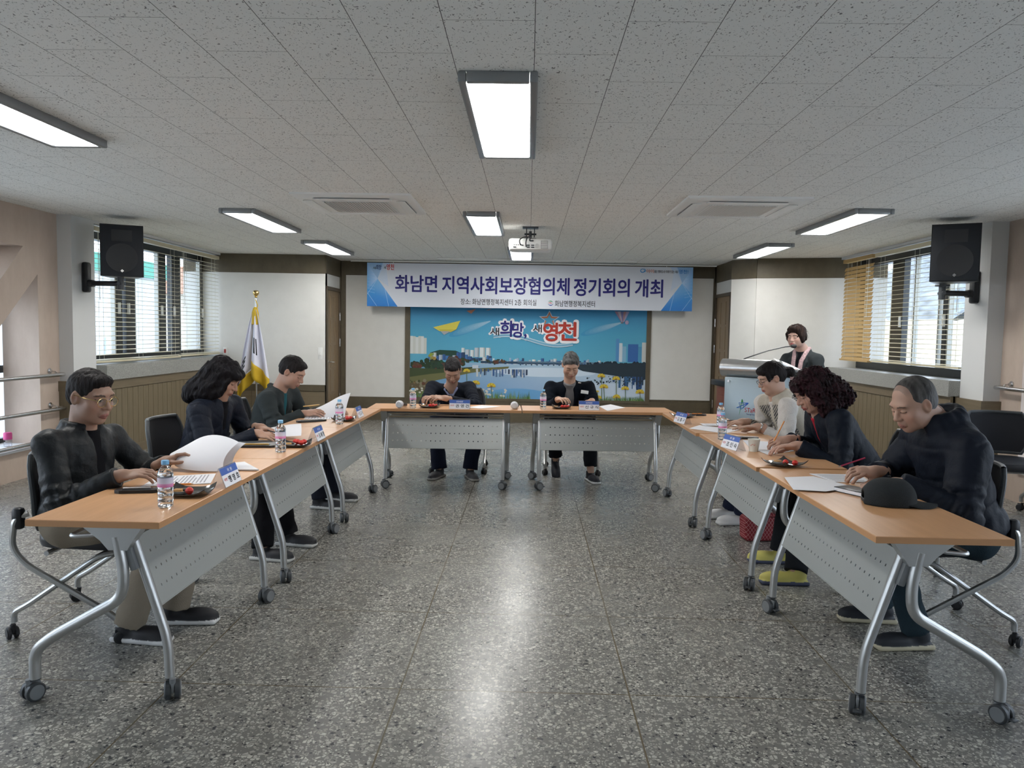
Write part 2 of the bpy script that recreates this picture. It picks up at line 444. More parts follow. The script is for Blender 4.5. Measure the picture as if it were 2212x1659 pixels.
# door side walls at x=-2.92 and x=2.88
def door_wall(sx, X, Y0, Y1, k):
    s_ = sx
    b = MB()
    def bx(y0, y1, z0, z1, d0, d1, mi):  # d measured into the room
        a, c = X+s_*d0, X+s_*d1
        b.bb((min(a, c), y0, z0), (max(a, c), y1, z1), mi)
    bx(Y0, Y1, 2.01, H, -.08, 0, 0); bx(Y0, Y0+.06, 0, 2.03, -.08, 0, 0); bx(Y1-.03, Y1, 0, 2.03, -.08, 0, 0)
    bx(Y0, Y1, 2.22, H, 0, .012, 1); bx(Y1-.05, Y1, 0, H, 0, .012, 1)
    struct(b, 'wall_door_side_%s' % ('left' if s_ > 0 else 'right'), [M_wall, M_olive], smooth=False)
    b = MB()
    def bx2(y0, y1, z0, z1, d0, d1, mi=0):
        a, c = X+s_*d0, X+s_*d1
        b.bb((min(a, c), y0, z0), (max(a, c), y1, z1), mi)
    bx2(Y0+.10, Y1-.08, 0, 1.99, -.05, -.01)
    ys = Y0+.10; ye = Y1-.08; w_ = ye-ys
    for i in range(5):
        z0 = .1+i*.37
        for q in ((0, .008), (.330, .338)): bx2(ys+w_*.32, ye-w_*.32, z0+q[0], z0+q[1], -.01, -.004)
        for yy in (ys+w_*.32, ye-w_*.32): bx2(yy-.004, yy+.004, z0, z0+.338, -.01, -.004)
    d = struct(b, 'door_%d' % k, M_door, smooth=False)
    b = MB()
    def bx3(y0, y1, z0, z1, d0, d1):
        a, c = X+s_*d0, X+s_*d1
        b.bb((min(a, c), y0, z0), (max(a, c), y1, z1))
    bx3(Y0+.05, Y0+.1, 0, 2.04, -.06, .015); bx3(Y1-.08, Y1-.03, 0, 2.04, -.06, .015); bx3(Y0+.1, Y1-.08, 1.99, 2.04, -.06, .015)
    b.build('door_frame', mat('door_frame_brown', (.085, .062, .04), .5), d, False)
    b = MB()
    for z in (1.55, 1.15, .3): b.tube([(X+s_*.012, Y1-.085, z), (X+s_*.012, Y1-.085, z+.12)], .009, 8)
    b.build('hinge', M_chrome, d)
    b = MB(); hy = Y0+.17
    b.lathe([(.027, -.008), (.027, 0)], 16, (X, hy, .93), axis='x'); b.tube([(X, hy, .93), (X+s_*.05, hy, .93), (X+s_*.055, hy+.02, .93), (X+s_*.055, hy+.11, .925)], .009, 8)
    b.build('door_handle', M_chrome, d)
door_wall(1, -2.95, 11.2, 12.1, 1)
door_wall(-1, 2.88, 11.1, 12.1, 2)
# light switch beside the left door, small notice on the window corner
b = MB(); b.rbox((-3.02, 11.193, 1.06), (.07, .012, .17), .003); b.rbox((-3.02, 11.184, 1.06), (.03, .008, .06), .002)
tag(b.build('light_switch', M_white), 'white light switch plate beside the left door', 'switch')
b = MB(); b.rbox((-4.40, 11.155, 1.07), (.06, .015, .11), .003); b.bb((-4.415, 11.142, 1.045), (-4.385, 11.148, 1.1), 1)
tag(b.build('wall_socket', [M_white, mat('red_sticker', (.35, .06, .05), .5)]), 'small white box with red label on the wall beside the left blinds', 'socket')

# ---- window walls
def window_wall(s_, X, Y0, Y1, zs, side, mull, panes, wx, k):
    "s_: +1 left wall (room towards +x).  X room face, wx glass plane"
    def bx(b, y0, y1, z0, z1, d0, d1, mi=0):
        a, c = X+s_*d0, X+s_*d1
        b.bb((min(a, c), y0, z0), (max(a, c), y1, z1), mi)
    b = MB()
    bx(b, Y0, Y1, 0, zs-.02, -.45, -.02, 0); bx(b, Y0, Y1, H-.03, H, -.45, 0, 0)
    struct(b, 'wall_'+side, M_paint, smooth=False)
    b = MB()       # wainscot below the ledge
    bx(b, Y0, Y1, 0, zs-.15, -.05, .06, 1)
    n = round((Y1-Y0)/.115); st = (Y1-Y0)/n
    for i in range(n): bx(b, Y0+i*st+.003, Y0+(i+1)*st-.003, .1, zs-.26, .05, .075, 0)
    bx(b, Y0, Y1, zs-.255, zs-.15, .04, .085, 1); bx(b, Y0, Y1, 0, .1, .04, .085, 1)
    struct(b, 'baseboard_'+side, [M_wains, M_wainrail], smooth=False)
    b = MB(); bx(b, Y0-.0, Y1, zs-.155, zs, -.42, .11); o = struct(b, 'trim_granite_ledge_'+side, M_granite, smooth=False)
    # window
    gx = abs(wx-X)
    b = MB(); root = None
    def fb(y0, y1, z0, z1, d=.05): bx(b, y0, y1, z0, z1, -gx-d/2, -gx+d/2)
    zt = H-.08; zb = zs+.02
    fb(Y0, Y1+.1, zb-.02, zb+.07, .09); fb(Y0, Y1+.1, zt-.06, zt+.05, .09)
    for y0, y1 in mull: fb(y0, y1, zb, zt, .07)
    root = struct(b, 'window_%d' % k, M_frame, smooth=False)
    b = MB()
    for y0, y1 in panes: bx(b, y0+.001, y0+.03, zb+.07, zt-.06, -gx-.02, -gx+.03); bx(b, y1-.03, y1-.001, zb+.07, zt-.06, -gx-.02, -gx+.03)
    b.build('window_sash', mat('sash_light_metal', (.35, .36, .34), .4, .4), root, False)
    b = MB(); bx(b, Y0, Y1+.1, zb+.05, zt-.05, -gx-.004, -gx+.004)
    b.build('window_pane', M_glass, root, False)
    b = MB()
    for y0, y1 in mull: bx(b, y0+.02, y0+.045, 1.55, 1.68, -gx+.035, -gx+.06)
    b.build('window_latch', M_white, root, False)
window_wall(1, XL, 7.9, 11.17, 1.0, 'left', [(7.85, 7.95), (8.81, 8.93), (9.02, 9.22), (9.85, 10.02), (10.2, 10.43), (11.1, 11.3)],
            [(7.95, 8.81), (9.22, 9.85), (10.43, 11.1)], -4.76, 1)
window_wall(-1, XR, 7.5, 10.5, 1.02, 'right', [(7.4, 7.5), (8.25, 8.33), (9.22, 9.5), (10.3, 10.5)],
            [(7.72, 8.25), (8.41, 8.98), (9.5, 10.3)], 4.42, 2)

# ---- white columns beside the windows (wood wainscot at the foot)
for s_, xa, xb, y0, y1, nm in ((1, NL-.35, XL, 7.5, 7.9, 'left'), (-1, XR, NR+.35, 7.12, 7.5, 'right')):
    b = MB(); c = .0
    b.bb((xa, y0, 0), (xb, y1, H), 0)
    zt = .86
    b.bb((xa-(.02 if s_ < 0 else 0), y0-.02, 0), (xb+(.02 if s_ > 0 else 0), y1, zt-.1), 1)
    b.bb((xa-(.03 if s_ < 0 else 0), y0-.03, zt-.1), (xb+(.03 if s_ > 0 else 0), y1, zt), 2)
    b.bb((xa-(.03 if s_ < 0 else 0), y0-.03, 0), (xb+(.03 if s_ > 0 else 0), y1, .1), 2)
    struct(b, 'wall_column_'+nm, [M_paint, M_wains, M_wainrail], smooth=False)

# ---- near lattice walls with slanted braces (openings cut between post, beam and brace)
def lattice_wall(s_, X, nm, Yend):
    D = .35
    def ex(b, poly, d=D, mi=0, x=None):   # poly in (Y,z), extruded outward
        x = X if x is None else x
        a = x; c = x-s_*d; lo, hi = min(a, c), max(a, c)
        # map local (u,v,w)->(w,u,v)
        M = Matrix(((0, 0, 1, 0), (1, 0, 0, 0), (0, 1, 0, 0), (0, 0, 0, 1)))
        b.prism(poly, lo, hi, mi, M)
    b = MB()
    ex(b, [(-3.1, 2.12), (Yend, 2.12), (Yend, H), (-3.1, H)])
    ex(b, [(-3.1, 0), (Yend, 0), (Yend, .26), (-3.1, .26)])
    bays = [(Yend-.31, Yend-3.1), (Yend-3.4, Yend-6.2), (Yend-6.5, Yend-9.3)]
    for i, (ya, yb) in enumerate(bays):
        ex(b, [(ya, .26), (ya+.31, .26), (ya+.31, 2.12), (ya, 2.12)])
        if i % 2 == 0: ex(b, [(ya, 2.12), (ya, 1.88), (ya-1.75, .26), (ya-2.0, .26), (ya-.2, 2.12)])
        else: ex(b, [(yb, 2.12), (yb, 1.88), (yb+1.75, .26), (yb+2.0, .26), (yb+.2, 2.12)])
    struct(b, 'wall_lattice_'+nm, M_beige, smooth=False)
    b = MB(); a, c = X, X-s_*.5; b.bb((min(a, c)-.02*(s_ < 0), -3.1, .26), (max(a, c)+.02*(s_ > 0), Yend-.31, .285)); struct(b, 'trim_lattice_sill_'+nm, M_paint, smooth=False)
    x = X-s_*.4
    b = MB(); b.bb((x-.03, -3.1, .285), (x+.03, Yend-.2, .33)); b.bb((x-.03, -3.1, 2.05), (x+.03, Yend-.2, 2.2))
    b.bb((x-.03, -3.1, .95), (x+.03, Yend-.2, 1.02))
    for ya, yb in bays:
        for y in (ya-.1, ya-.95, ya-1.9, yb+.1): b.bb((x-.035, y-.045, .3), (x+.035, y+.045, 2.1))
    w_ = struct(b, 'window_%d' % (3 if s_ > 0 else 4), M_frame, smooth=False)
    b = MB(); b.bb((x-.003, -3.1, .33), (x+.003, Yend-.2, 2.05)); b.build('window_pane', M_glass, w_, False)
lattice_wall(1, NL, 'left', 7.5)
lattice_wall(-1, NR, 'right', 7.12)

# ---- handrails on the lattice walls
def handrail(s_, X, y1, z, label, drop=.0):
    t = thing('handrail', label, 'handrail', (X, y1, z), 0, 'steel handrails on the side walls')
    b = MB(); b.tube(fillet([(s_*.0, 0.0, 0), (s_*.075, 0.0, 0), (s_*.075, -8.5, 0)], .03), .019, 12); b.build('rail', M_chrome, t)
    for y in (-.13, -2.5):
        b = MB(); b.lathe([(.03, 0), (.03, s_*.008), (.012, s_*.012), (.012, s_*.03)], 16, (0, y, .035), axis='x')
        b.tube([(s_*.03, y, .035), (s_*.06, y, .03), (s_*.075, y, .012)], .008, 8); b.build('bracket', M_chrome, t)
handrail(1, NL, 7.46, .93, 'uppermost steel handrail on the left lattice wall')
handrail(1, NL, 7.46, .60, 'middle steel handrail on the left lattice wall')
handrail(1, NL, 7.46, .27+.05, 'lowest steel handrail on the left lattice wall just above the sill')
handrail(-1, NR, 7.08, .99, 'upper steel handrail on the right lattice wall')
handrail(-1, NR, 7.08, .55, 'lower steel handrail on the right lattice wall behind the empty chair')

# ---- venetian blinds
M_slat = mat('cream_slat', (.62, .56, .40), .45)
M_slat2 = mat('tan_slat', (.46, .31, .13), .5)
def blind(X, s_, y0, y1, zt, zb, label, tilt, m, gap=.05, wd=.048, group='venetian blinds'):
    t = thing('venetian_blind', label, 'blind', (X, (y0+y1)/2, zb), 0, group); L = y1-y0; h = zt-zb
    b = MB(); b.bb((-.03, -L/2, h-.045), (.03, L/2, h)); b.build('head_rail', m, t, False)
    b = MB(); n = int((h-.07)/gap)
    for i in range(n):
        z = .035+i*gap; M = Matrix.Translation((0, 0, z)) @ Matrix.Rotation(tilt*s_, 4, 'Y')
        b.add([(-wd/2, -L/2, -.002), (0, -L/2, .002), (wd/2, -L/2, -.002), (-wd/2, L/2, -.002), (0, L/2, .002), (wd/2, L/2, -.002),
               (-wd/2, -L/2, -.0032), (0, -L/2, .0008), (wd/2, -L/2, -.0032), (-wd/2, L/2, -.0032), (0, L/2, .0008), (wd/2, L/2, -.0032)],
              [(0, 1, 4, 3), (1, 2, 5, 4), (6, 9, 10, 7), (7, 10, 11, 8), (0, 3, 9, 6), (2, 8, 11, 5)], 0, M)
    b.build('slats', m, t)
    b = MB(); b.bb((-.028, -L/2, 0), (.028, L/2, .02)); b.build('bottom_rail', m, t, False)
    for y in (-L/2+.15, 0, L/2-.15):
        b = MB(); b.bb((-.025, y-.0015, .01), (-.023, y+.0015, h-.03)); b.bb((-.025, y-.0015, h-.034), (.025, y+.0015, h-.03)); b.bb((.023, y-.0015, .01), (.025, y+.0015, h-.03)); b.build('cord', mat('cord_white', (.6, .58, .5), .6), t)
    b = MB(); b.tube([(s_*.035, -L/2+.06, h-.05), (s_*.04, -L/2+.06, h-.75)], .004, 6); b.build('tilt_wand', mat('cord_white'), t)
blind(-4.50, 1, 7.93, 9.88, 2.43, 1.02, 'wide cream venetian blind with open slats behind the left loudspeaker', .12, M_slat)
blind(-4.50, 1, 9.92, 11.14, 2.43, 1.03, 'narrower cream venetian blind with open slats next to the flag corner', .12, M_slat)
blind(4.17, -1, 7.54, 9.46, 2.43, 1.13, 'cream venetian blind with open slats behind the right loudspeaker', .12, M_slat)
blind(4.15, -1, 9.5, 10.35, 2.43, 1.12, 'closed tan venetian blind beside the speaking person', 1.15, M_slat2)

# ---- outside, seen through the windows
b = MB(); b.bb((-60, -40, -3.3), (60, 90, -3.2)); struct(b, 'ground', mat('yard', (.55, .54, .5), .9, var=.2, vscale=1.5), smooth=False)
t = thing('building', 'pale neighbouring house with a green roof outside the left window', 'building', (-11, 17, -3.2))
b = MB(); b.bb((-3, -9, 0), (0, 6.2, 6.0)); b.build('wall', mat('pale_render', (.42, .46, .48), .8, var=.12, vscale=1.2), t, False)
b = MB(); b.bb((-3.2, -9, 6.0), (.1, 6.3, 6.45)); b.build('roof', mat('green_roof', (.03, .26, .19), .5), t, False)
for y in (-6.5, -1.0, 2.9):
    b = MB(); b.bb((.0, y, 2.7), (.03, y+1.1, 4.3)); b.build('window', mat('outside_pane', (.45, .55, .62), .2), t, False)
t = thing('building', 'far house with an orange tiled roof outside the left window', 'building', (-14, 33, -3.2))
b = MB(); b.bb((-3, -2.5, 0), (2.5, 3, 6.0)); b.build('wall', mat('cream_render', (.6, .58, .52), .8), t, False)
b = MB(); b.prism([(-3.2, 5.9), (3.2, 5.9), (.3, 7.2)], -3.6, 3.0, 0, Matrix(((0, 0, 1, 0), (1, 0, 0, 0), (0, 1, 0, 0), (0, 0, 0, 1)))); b.build('roof', mat('orange_tile', (.28, .13, .07), .7, var=.3, vscale=3), t, False)
b = MB(); n_ = 26
def terrain(name, x0, x1, y0, y1, zf, m, nx=20, ny=30):
    b = MB(); vs = []; fs = []
    for i in range(nx+1):
        for j in range(ny+1):
            x = x0+(x1-x0)*i/nx; y = y0+(y1-y0)*j/ny; vs.append((x, y, zf(x, y)))
    for i in range(nx):
        for j in range(ny): k = i*(ny+1)+j; fs.append((k, k+1, k+ny+2, k+ny+1))
    b.add(vs, fs); o = struct(b, name, m); return o
sn = lambda x, y: .12*math.sin(x*1.3+y*.7)+.1*math.sin(y*1.9-x*.4)
terrain('ground_field', 9, 17, 8, 50, lambda x, y: -1.3+(x-9)*.22+sn(x, y), mat('white_sheeted_field', (.36, .40, .46), .6, var=.3, vscale=1.2, stretch=(.5, 2, 1)))
terrain('ground_bank', 17, 26, 8, 70, lambda x, y: .45+(x-17)*.25+sn(x, y), mat('dry_grass_bank', (.30, .26, .18), .9, var=.35, vscale=1.4))
terrain('ground_hill', 26, 60, 5, 110, lambda x, y: 2.7+(x-26)*.33+sn(x/3, y/3)*6, mat('bare_wooded_hill', (.16, .175, .18), .95, var=.5, vscale=1.2))

# =================================================================== CEILING FITTINGS
M_lamp = mat('lamp_diffuser', (1, .99, .96), .5, emit=11.0)
M_alu = mat('anodised_frame', (.28, .29, .3), .35, .6)
def ceiling_light():
    t = thing('ceiling_light', '-', 'light', (0, 0, H))
    b = MB(); w_, l_, d = .33, 1.42, .045
    for x in (-1, 1): b.rbox((x*(w_/2-.017), 0, -d/2), (.034, l_, d), .006)
    for y in (-1, 1): b.rbox((0, y*(l_/2-.017), -d/2), (w_-.07, .034, d), .006)
    b.build('frame', M_alu, t)
    b = MB(); b.box((0, 0, -.03), (w_-.066, l_-.066, .012)); b.build('diffuser', M_lamp, t, False)
    return t
put = Placer(ceiling_light())
G = 'flat ceiling light panels'
for x, y, lb in ((-.145, 3.95, 'largest ceiling light panel, in the middle nearest the camera'),
                 (-.44, 7.66, 'ceiling light panel just left of and in front of the projector'),
                 (-.12, 10.45, 'farthest middle ceiling light panel, half hidden behind the projector'),
                 (-2.62, 3.8, 'ceiling light panel cut by the left edge of the photo'),
                 (-2.63, 7.66, 'left ceiling light panel in front of the left air vent cassette row'),
                 (-2.6, 10.06, 'farthest ceiling light panel on the left above the flag'),
                 (2.83, 7.22, 'right ceiling light panel nearer of the two above the right blinds'),
                 (2.85, 9.68, 'farthest ceiling light panel on the right above the speaking person'),
                 ):
        put((x, y, H), 0, lb, G)

def air_unit():
    t = thing('ceiling_air_conditioner', '-', 'air conditioner', (0, 0, H))
    b = MB()
    pr = [(0, 0), (0, -.012), (.035, -.03), (.12, -.034)]
    w_ = .475
    rings = [(w_, 0), (w_, -.014), (w_-.02, -.028), (w_-.14, -.034)]
    vs = []; fs = []
    for r, z in rings: vs += [(-r, -r, z), (r, -r, z), (r, r, z), (-r, r, z)]
    for i in range(3):
        for j in range(4): fs.append((i*4+j, i*4+(j+1) % 4, i*4+4+(j+1) % 4, i*4+4+j))
    fs.append((12, 13, 14, 15)); b.add(vs, fs); b.build('panel', mat('air_unit_plastic', (.8, .8, .78), .45), t)
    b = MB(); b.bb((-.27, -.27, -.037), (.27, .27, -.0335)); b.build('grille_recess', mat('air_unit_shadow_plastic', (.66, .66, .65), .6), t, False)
    b = MB()
    for i in range(24):
        M = Matrix.Translation((-.262+i*.0228, 0, -.04)) @ Matrix.Rotation(.5, 4, 'Y'); b.box((0, 0, 0), (.012, .53, .003), 0, M)
    b.build('grille', mat('air_unit_plastic'), t, False)
    for k in range(4):
        b = MB(); M = Matrix.Rotation(k*PI/2, 4, 'Z')
        b.rbox((0, -.375, -.037), (.62, .07, .006), .002, 0, M); b.bb((-.3, -.415, -.0355), (.3, -.409, -.033), 1, M)
        b.build('air_flap', [mat('air_unit_plastic'), M_dgrey], t)
    return t
put = Placer(air_unit())
G = 'ceiling air conditioner cassettes'
put((-1.42, 6.58, H), 0, 'square white air conditioner cassette on the left of the ceiling', G)
put((1.68, 6.5, H), 0, 'square white air conditioner cassette on the right of the ceiling', G)
b = MB(); b.rbox((.1, 11.35, H-.012), (2.9, .05, .024), .004); tag(b.build('ceiling_track', M_white), 'thin white track on the ceiling in front of the banner', 'track')

# projector
t = thing('projector', 'white projector hanging from the ceiling with black cables', 'projector', (-.0, 7.95, H))
b = MB(); b.rbox((0, 0, -.185), (.43, .31, .115), .03); b.build('body', mat('projector_white', (.78, .78, .76), .35), t)
b = MB(); b.bb((-.08, -.06, -.012), (.08, .06, 0)); b.bb((-.045, -.03, -.1), (-.035, .03, -.01)); b.bb((.035, -.03, -.1), (.045, .03, -.01)); b.bb((-.06, -.05, -.135), (.06, .05, -.115)); b.tube([(-.06, 0, -.07), (.06, 0, -.07)], .01, 8); b.tube([(0, 0, -.12), (0, 0, -.04)], .014, 8)
b.build('ceiling_mount', M_dgrey, t)
b = MB(); b.bb((.105, -.1575, -.23), (.175, -.155, -.15), 0)
for i in range(9): b.bb((.108, -.159, -.226+i*.0085), (.172, -.1575, -.222+i*.0085), 1)
b.build('vent', [mat('vent_shadow', (.15, .15, .15), .6), mat('projector_white')], t, False)
b = MB(); b.lathe([(.02, -.159), (.02, -.155)], 16, (.068, 0, -.2), axis='y'); b.build('speaker_hole', mat('vent_grey', (.45, .45, .44), .6), t)
b = MB()
for x in (-.16, -.14, -.12, -.1): b.lathe([(.005, -.16), (.005, -.155)], 8, (x, 0, -.195), axis='y')
for x, z in ((-.155, -.217), (-.02, -.197), (-.02, -.217), (.025, -.197), (.025, -.217)): b.bb((x-.015, -.16, z-.005), (x+.015, -.155, z+.005))
b.build('sockets', M_black, t)
for i, pts in enumerate([[(-.02, -.03, -.1), (-.07, -.17, -.12), (-.11, -.2, -.15), (-.1, -.2, -.2), (-.07, -.165, -.2)],
                         [(0, -.03, -.1), (-.03, -.18, -.12), (-.045, -.2, -.17), (-.04, -.17, -.215)],
                         [(.01, -.03, -.1), (.0, -.17, -.13), (-.01, -.2, -.16), (.03, -.17, -.155)]]):
    b = MB(); b.tube(fillet(pts, .05), .006, 8); b.build('cable', M_black, t)
b = MB(); b.lathe([(.045, 0), (.045, .02), (.035, .025)], 20, (-.12, .155, -.18), axis='y'); b.build('lens', M_dgrey, t)

# loudspeakers on wall brackets
def speaker(loc, rz, s_, label, wallx):
    t = thing('loudspeaker', label, 'loudspeaker', loc, rz, 'wall loudspeakers')
    b = MB(); b.prism([(-.19, -.13), (.19, -.13), (.12, .17), (-.12, .17)], -.25, .25); o = b.build('cabinet', M_black, t, False)
    b = MB(); b.rbox((0, -.135, 0), (.365, .012, .485), .004); b.build('grille', mat('speaker_cloth', (.012, .014, .018), .7, bump=.3, bscale=700), t)
    b = MB(); b.lathe([(.14, -.1435), (.13, -.1415), (.0, -.1415)], 32, (0, 0, -.07), axis='y', cap=False); b.bb((-.09, -.1435, .09), (.09, -.1415, .2)); b.build('driver_outline', mat('speaker_cone', (.022, .022, .024), .5), t)
    b = MB(); b.box((0, 0, 0), (.022, .006, .022), 0, Matrix.Translation((.0, -.144, -.195)) @ Matrix.Rotation(PI/4, 4, 'Y')); b.build('badge', M_chrome, t, False)
    return t
sp1 = speaker((-4.02, 7.62, 2.14), .45, 1, 'black loudspeaker on a swivel bracket on the left column', -4.46)
sp2 = speaker((3.76, 7.0, 2.17), -.45, -1, 'black loudspeaker on a swivel bracket on the right column', 4.15)
for s_, xw, y, z, xs in ((1, XL, 7.7, 1.87, -4.06), (-1, XR, 7.3, 1.88, 3.80)):
    t = thing('speaker_bracket', 'black wall arm holding the loudspeaker on the %s column' % ('left' if s_ > 0 else 'right'), 'bracket', (xw, y, z), 0, 'loudspeaker brackets')
    b = MB(); b.rbox((s_*.03, 0, .02), (.06, .09, .3), .02); b.build('wall_plate', M_black, t)
    dx = xs-xw
    b = MB(); b.rbox((s_*.07, 0, -.04), (.09, .07, .07), .02); b.rbox(((s_*.1+dx)/2, -.03, -.04), (abs(dx)-.1, .045, .05), .012); b.build('arm', M_black, t)
    b = MB(); b.tube([(dx, -.05, -.1), (dx, -.05, .045)], .03, 12); b.rbox((dx, -.05, .03), (.1, .08, .02), .004); b.tube([(dx, -.09, -.04), (dx, .0, -.04)], .018, 8); b.build('swivel_joint', M_dgrey, t)

# =================================================================== TABLES
def caster(parent, loc, m1, m2, r=.036, yaw=0., w_=.022, brake=True):
    M = Matrix.Translation(loc) @ Matrix.Rotation(yaw, 4, 'Z')
    b = MB()
    for s_ in (-1, 1):
        x0 = s_*.006; x1 = s_*(.006+w_)
        b.lathe([(r*.8, x0), (r, x0+s_*.003), (r, x1-s_*.004), (r*.86, x1), (r*.82, x1-s_*.001), (.001, x1)], 22, (0, 0, r), 1, M, axis='x')
        b.lathe([(r*.78, x1), (r*.74, x1+s_*.002), (.001, x1+s_*.002)], 22, (0, 0, r), 0, M, axis='x')
    b.tube([(0, .012, r+.01), (0, .016, r*2+.014)], .011, 10, 0, M)
    b.rbox((0, 0, r+.014), (.012, r*1.6, .04), .005, 0, M)
    if brake: b.rbox((0, -r-.008, r*.8), (.03, .024, .008), .003, 1, M)
    return b.build('caster', [m1, m2], parent)
def folding_table():
    t = thing('folding_table', '-', 'table'); L = 1.37; D = .48; Z = .72
    b = MB(); b.rbox((0, D/2, Z-.0125), (L, D, .025), .0025, 0, None, 1); top = b.build('tabletop', M_beechx, t)
    b = MB()
    for y in (0.0, D): b.bb((-L/2-.0008, y-.0009, Z-.0235), (L/2+.0008, y+.0009, Z-.0015))
    for x in (-L/2, L/2): b.bb((x-.0009, 0, Z-.0235), (x+.0009, D, Z-.0015))
    b.build('edge_band', M_edge, top, False)
    b = MB()   # underframe
    b.bb((-L/2+.12, .20, Z-.06), (L/2-.12, .235, Z-.026)); b.bb((-L/2+.1, .12, Z-.04), (-L/2+.18, .36, Z-.026)); b.bb((L/2-.18, .12, Z-.04), (L/2-.1, .36, Z-.026))
    b.build('underframe', M_grey, t, False)
    for s_ in (-1, 1):
        x = s_*(L/2-.13)
        b = MB(); b.prism([(.10, .69), (.36, .69), (.27, .62), (.24, .585), (.17, .585), (.15, .62)], x-.028, x+.028, 0, Matrix(((0, 0, 1, 0), (1, 0, 0, 0), (0, 1, 0, 0), (0, 0, 0, 1)))); b.build('hinge_bracket', M_silver, t, False)
        b = MB(); b.tube(fillet([(x+s_*.012, .215, .635), (x+s_*.012, .19, .50), (x+s_*.012, .20, .40), (x+s_*.012, .47, .245), (x+s_*.012, .535, .19), (x+s_*.012, .535, .085)], .09, 7), .0205, 14); b.tube([(x+s_*.012, .535, .088), (x+s_*.012, .535, .08)], .02, 14, 1)
        b.build('rear_leg', [M_silver, M_dgrey], t)
        b = MB(); b.tube(fillet([(x-s_*.028, .175, .625), (x-s_*.028, .048, .23), (x-s_*.028, .042, .085)], .06, 6), .0182, 14); b.tube([(x-s_*.028, .042, .088), (x-s_*.028, .042, .08)], .018, 14, 1)
        b.build('front_leg', [M_silver, M_dgrey], t)
        b = MB(); b.rbox((0, 0, 0), (.035, .028, .085), .006, 0, Matrix.Translation((x-s_*.008, .168, .545)) @ Matrix.Rotation(-.3, 4, 'X')); b.build('latch', M_grey, t)
        caster(t, (x+s_*.012, .545, 0), M_grey, M_dgrey, yaw=PI/2+s_*.5)
        caster(t, (x-s_*.028, .032, 0), M_grey, M_dgrey, yaw=PI/2-s_*.4)
    # tray rod
    b = MB(); b.tube(fillet([(-L/2+.15, .3, .69), (-L/2+.15, .3, .63), (-L/2+.15, .42, .62), (L/2-.15, .42, .62), (L/2-.15, .3, .63), (L/2-.15, .3, .69)], .04), .008, 8); b.build('shelf_rod', M_silver, t)
    # perforated modesty panel
    b = MB(); PW = L-.32; PH = .275; nx = 23; rows = (.065, .135, .205); hs = .005; th = .0012
    xs = [-PW/2]
    cx = [-PW/2+.055+i*(PW-.11)/(nx-1) for i in range(nx)]
    for c in cx: xs += [c-hs*.8, c+hs*.8]
    xs.append(PW/2); zs = [0]
    for r in rows: zs += [r-hs, r+hs]
    zs.append(PH); nX, nZ = len(xs), len(zs)
    vs = [(x, y, z) for y in (-th, th) for z in zs for x in xs]; fs = []
    idx = lambda k, j, i: k*nX*nZ+j*nX+i
    for j in range(nZ-1):
        for i in range(nX-1):
            hole = (i % 2 == 1) and (j % 2 == 1)
            q = [(j, i), (j, i+1), (j+1, i+1), (j+1, i)]
            if not hole:
                fs.append([idx(0, *p) for p in q]); fs.append([idx(1, *p) for p in q[::-1]])
            else:
                for a in range(4): p, r = q[a], q[(a+1) % 4]; fs.append([idx(0, *p), idx(1, *p), idx(1, *r), idx(0, *r)])
    for j in range(nZ-1):
        for i in (0, nX-1): fs.append([idx(0, j, i), idx(0, j+1, i), idx(1, j+1, i), idx(1, j, i)])
    for i in range(nX-1):
        for j in (0, nZ-1): fs.append([idx(0, j, i), idx(1, j, i), idx(1, j, i+1), idx(0, j, i+1)])
    M = Matrix.Translation((0, .078, .36)) @ Matrix.Rotation(-.305, 4, 'X')
    b.add(vs, fs, 0, M); b.bb((-PW/2, -.004, -.004), (PW/2, .012, .0), 0, M); b.bb((-PW/2, -.004, PH), (PW/2, .012, PH+.004), 0, M)
    b.build('modesty_panel', M_panel, t, False)
    return t
put = Placer(folding_table()); G = 'folding meeting tables set in a horseshoe'
# local y=0 edge is the inner (panel) edge; local +y points to the seat side
LT = []
for i, (y, dx) in enumerate(((3.36, 0), (4.735, 0), (6.105, .0))):
    put((-1.297+dx, y, 0), PI/2, ('left-hand table nearest the camera, with the curled paper', 'middle table of the left row, in front of the long-haired person', 'farthest table of the left row, touching the back tables')[i], G)
for i, (y, x) in enumerate(((3.385, 1.232), (4.79, 1.224), (6.19, 1.205))):
    put((x, y, 0), -PI/2, ('right-hand table nearest the camera, with the black cap on it', 'middle table of the right row, with the paper cup on it', 'farthest table of the right row, in front of the person in the knitted vest')[i], G)
put((-.735, 6.83, 0), .035, 'left back table, under the folded hands', G)
put((.645, 6.885, 0), .035, 'right back table, in front of the person in a grey sweater', G)

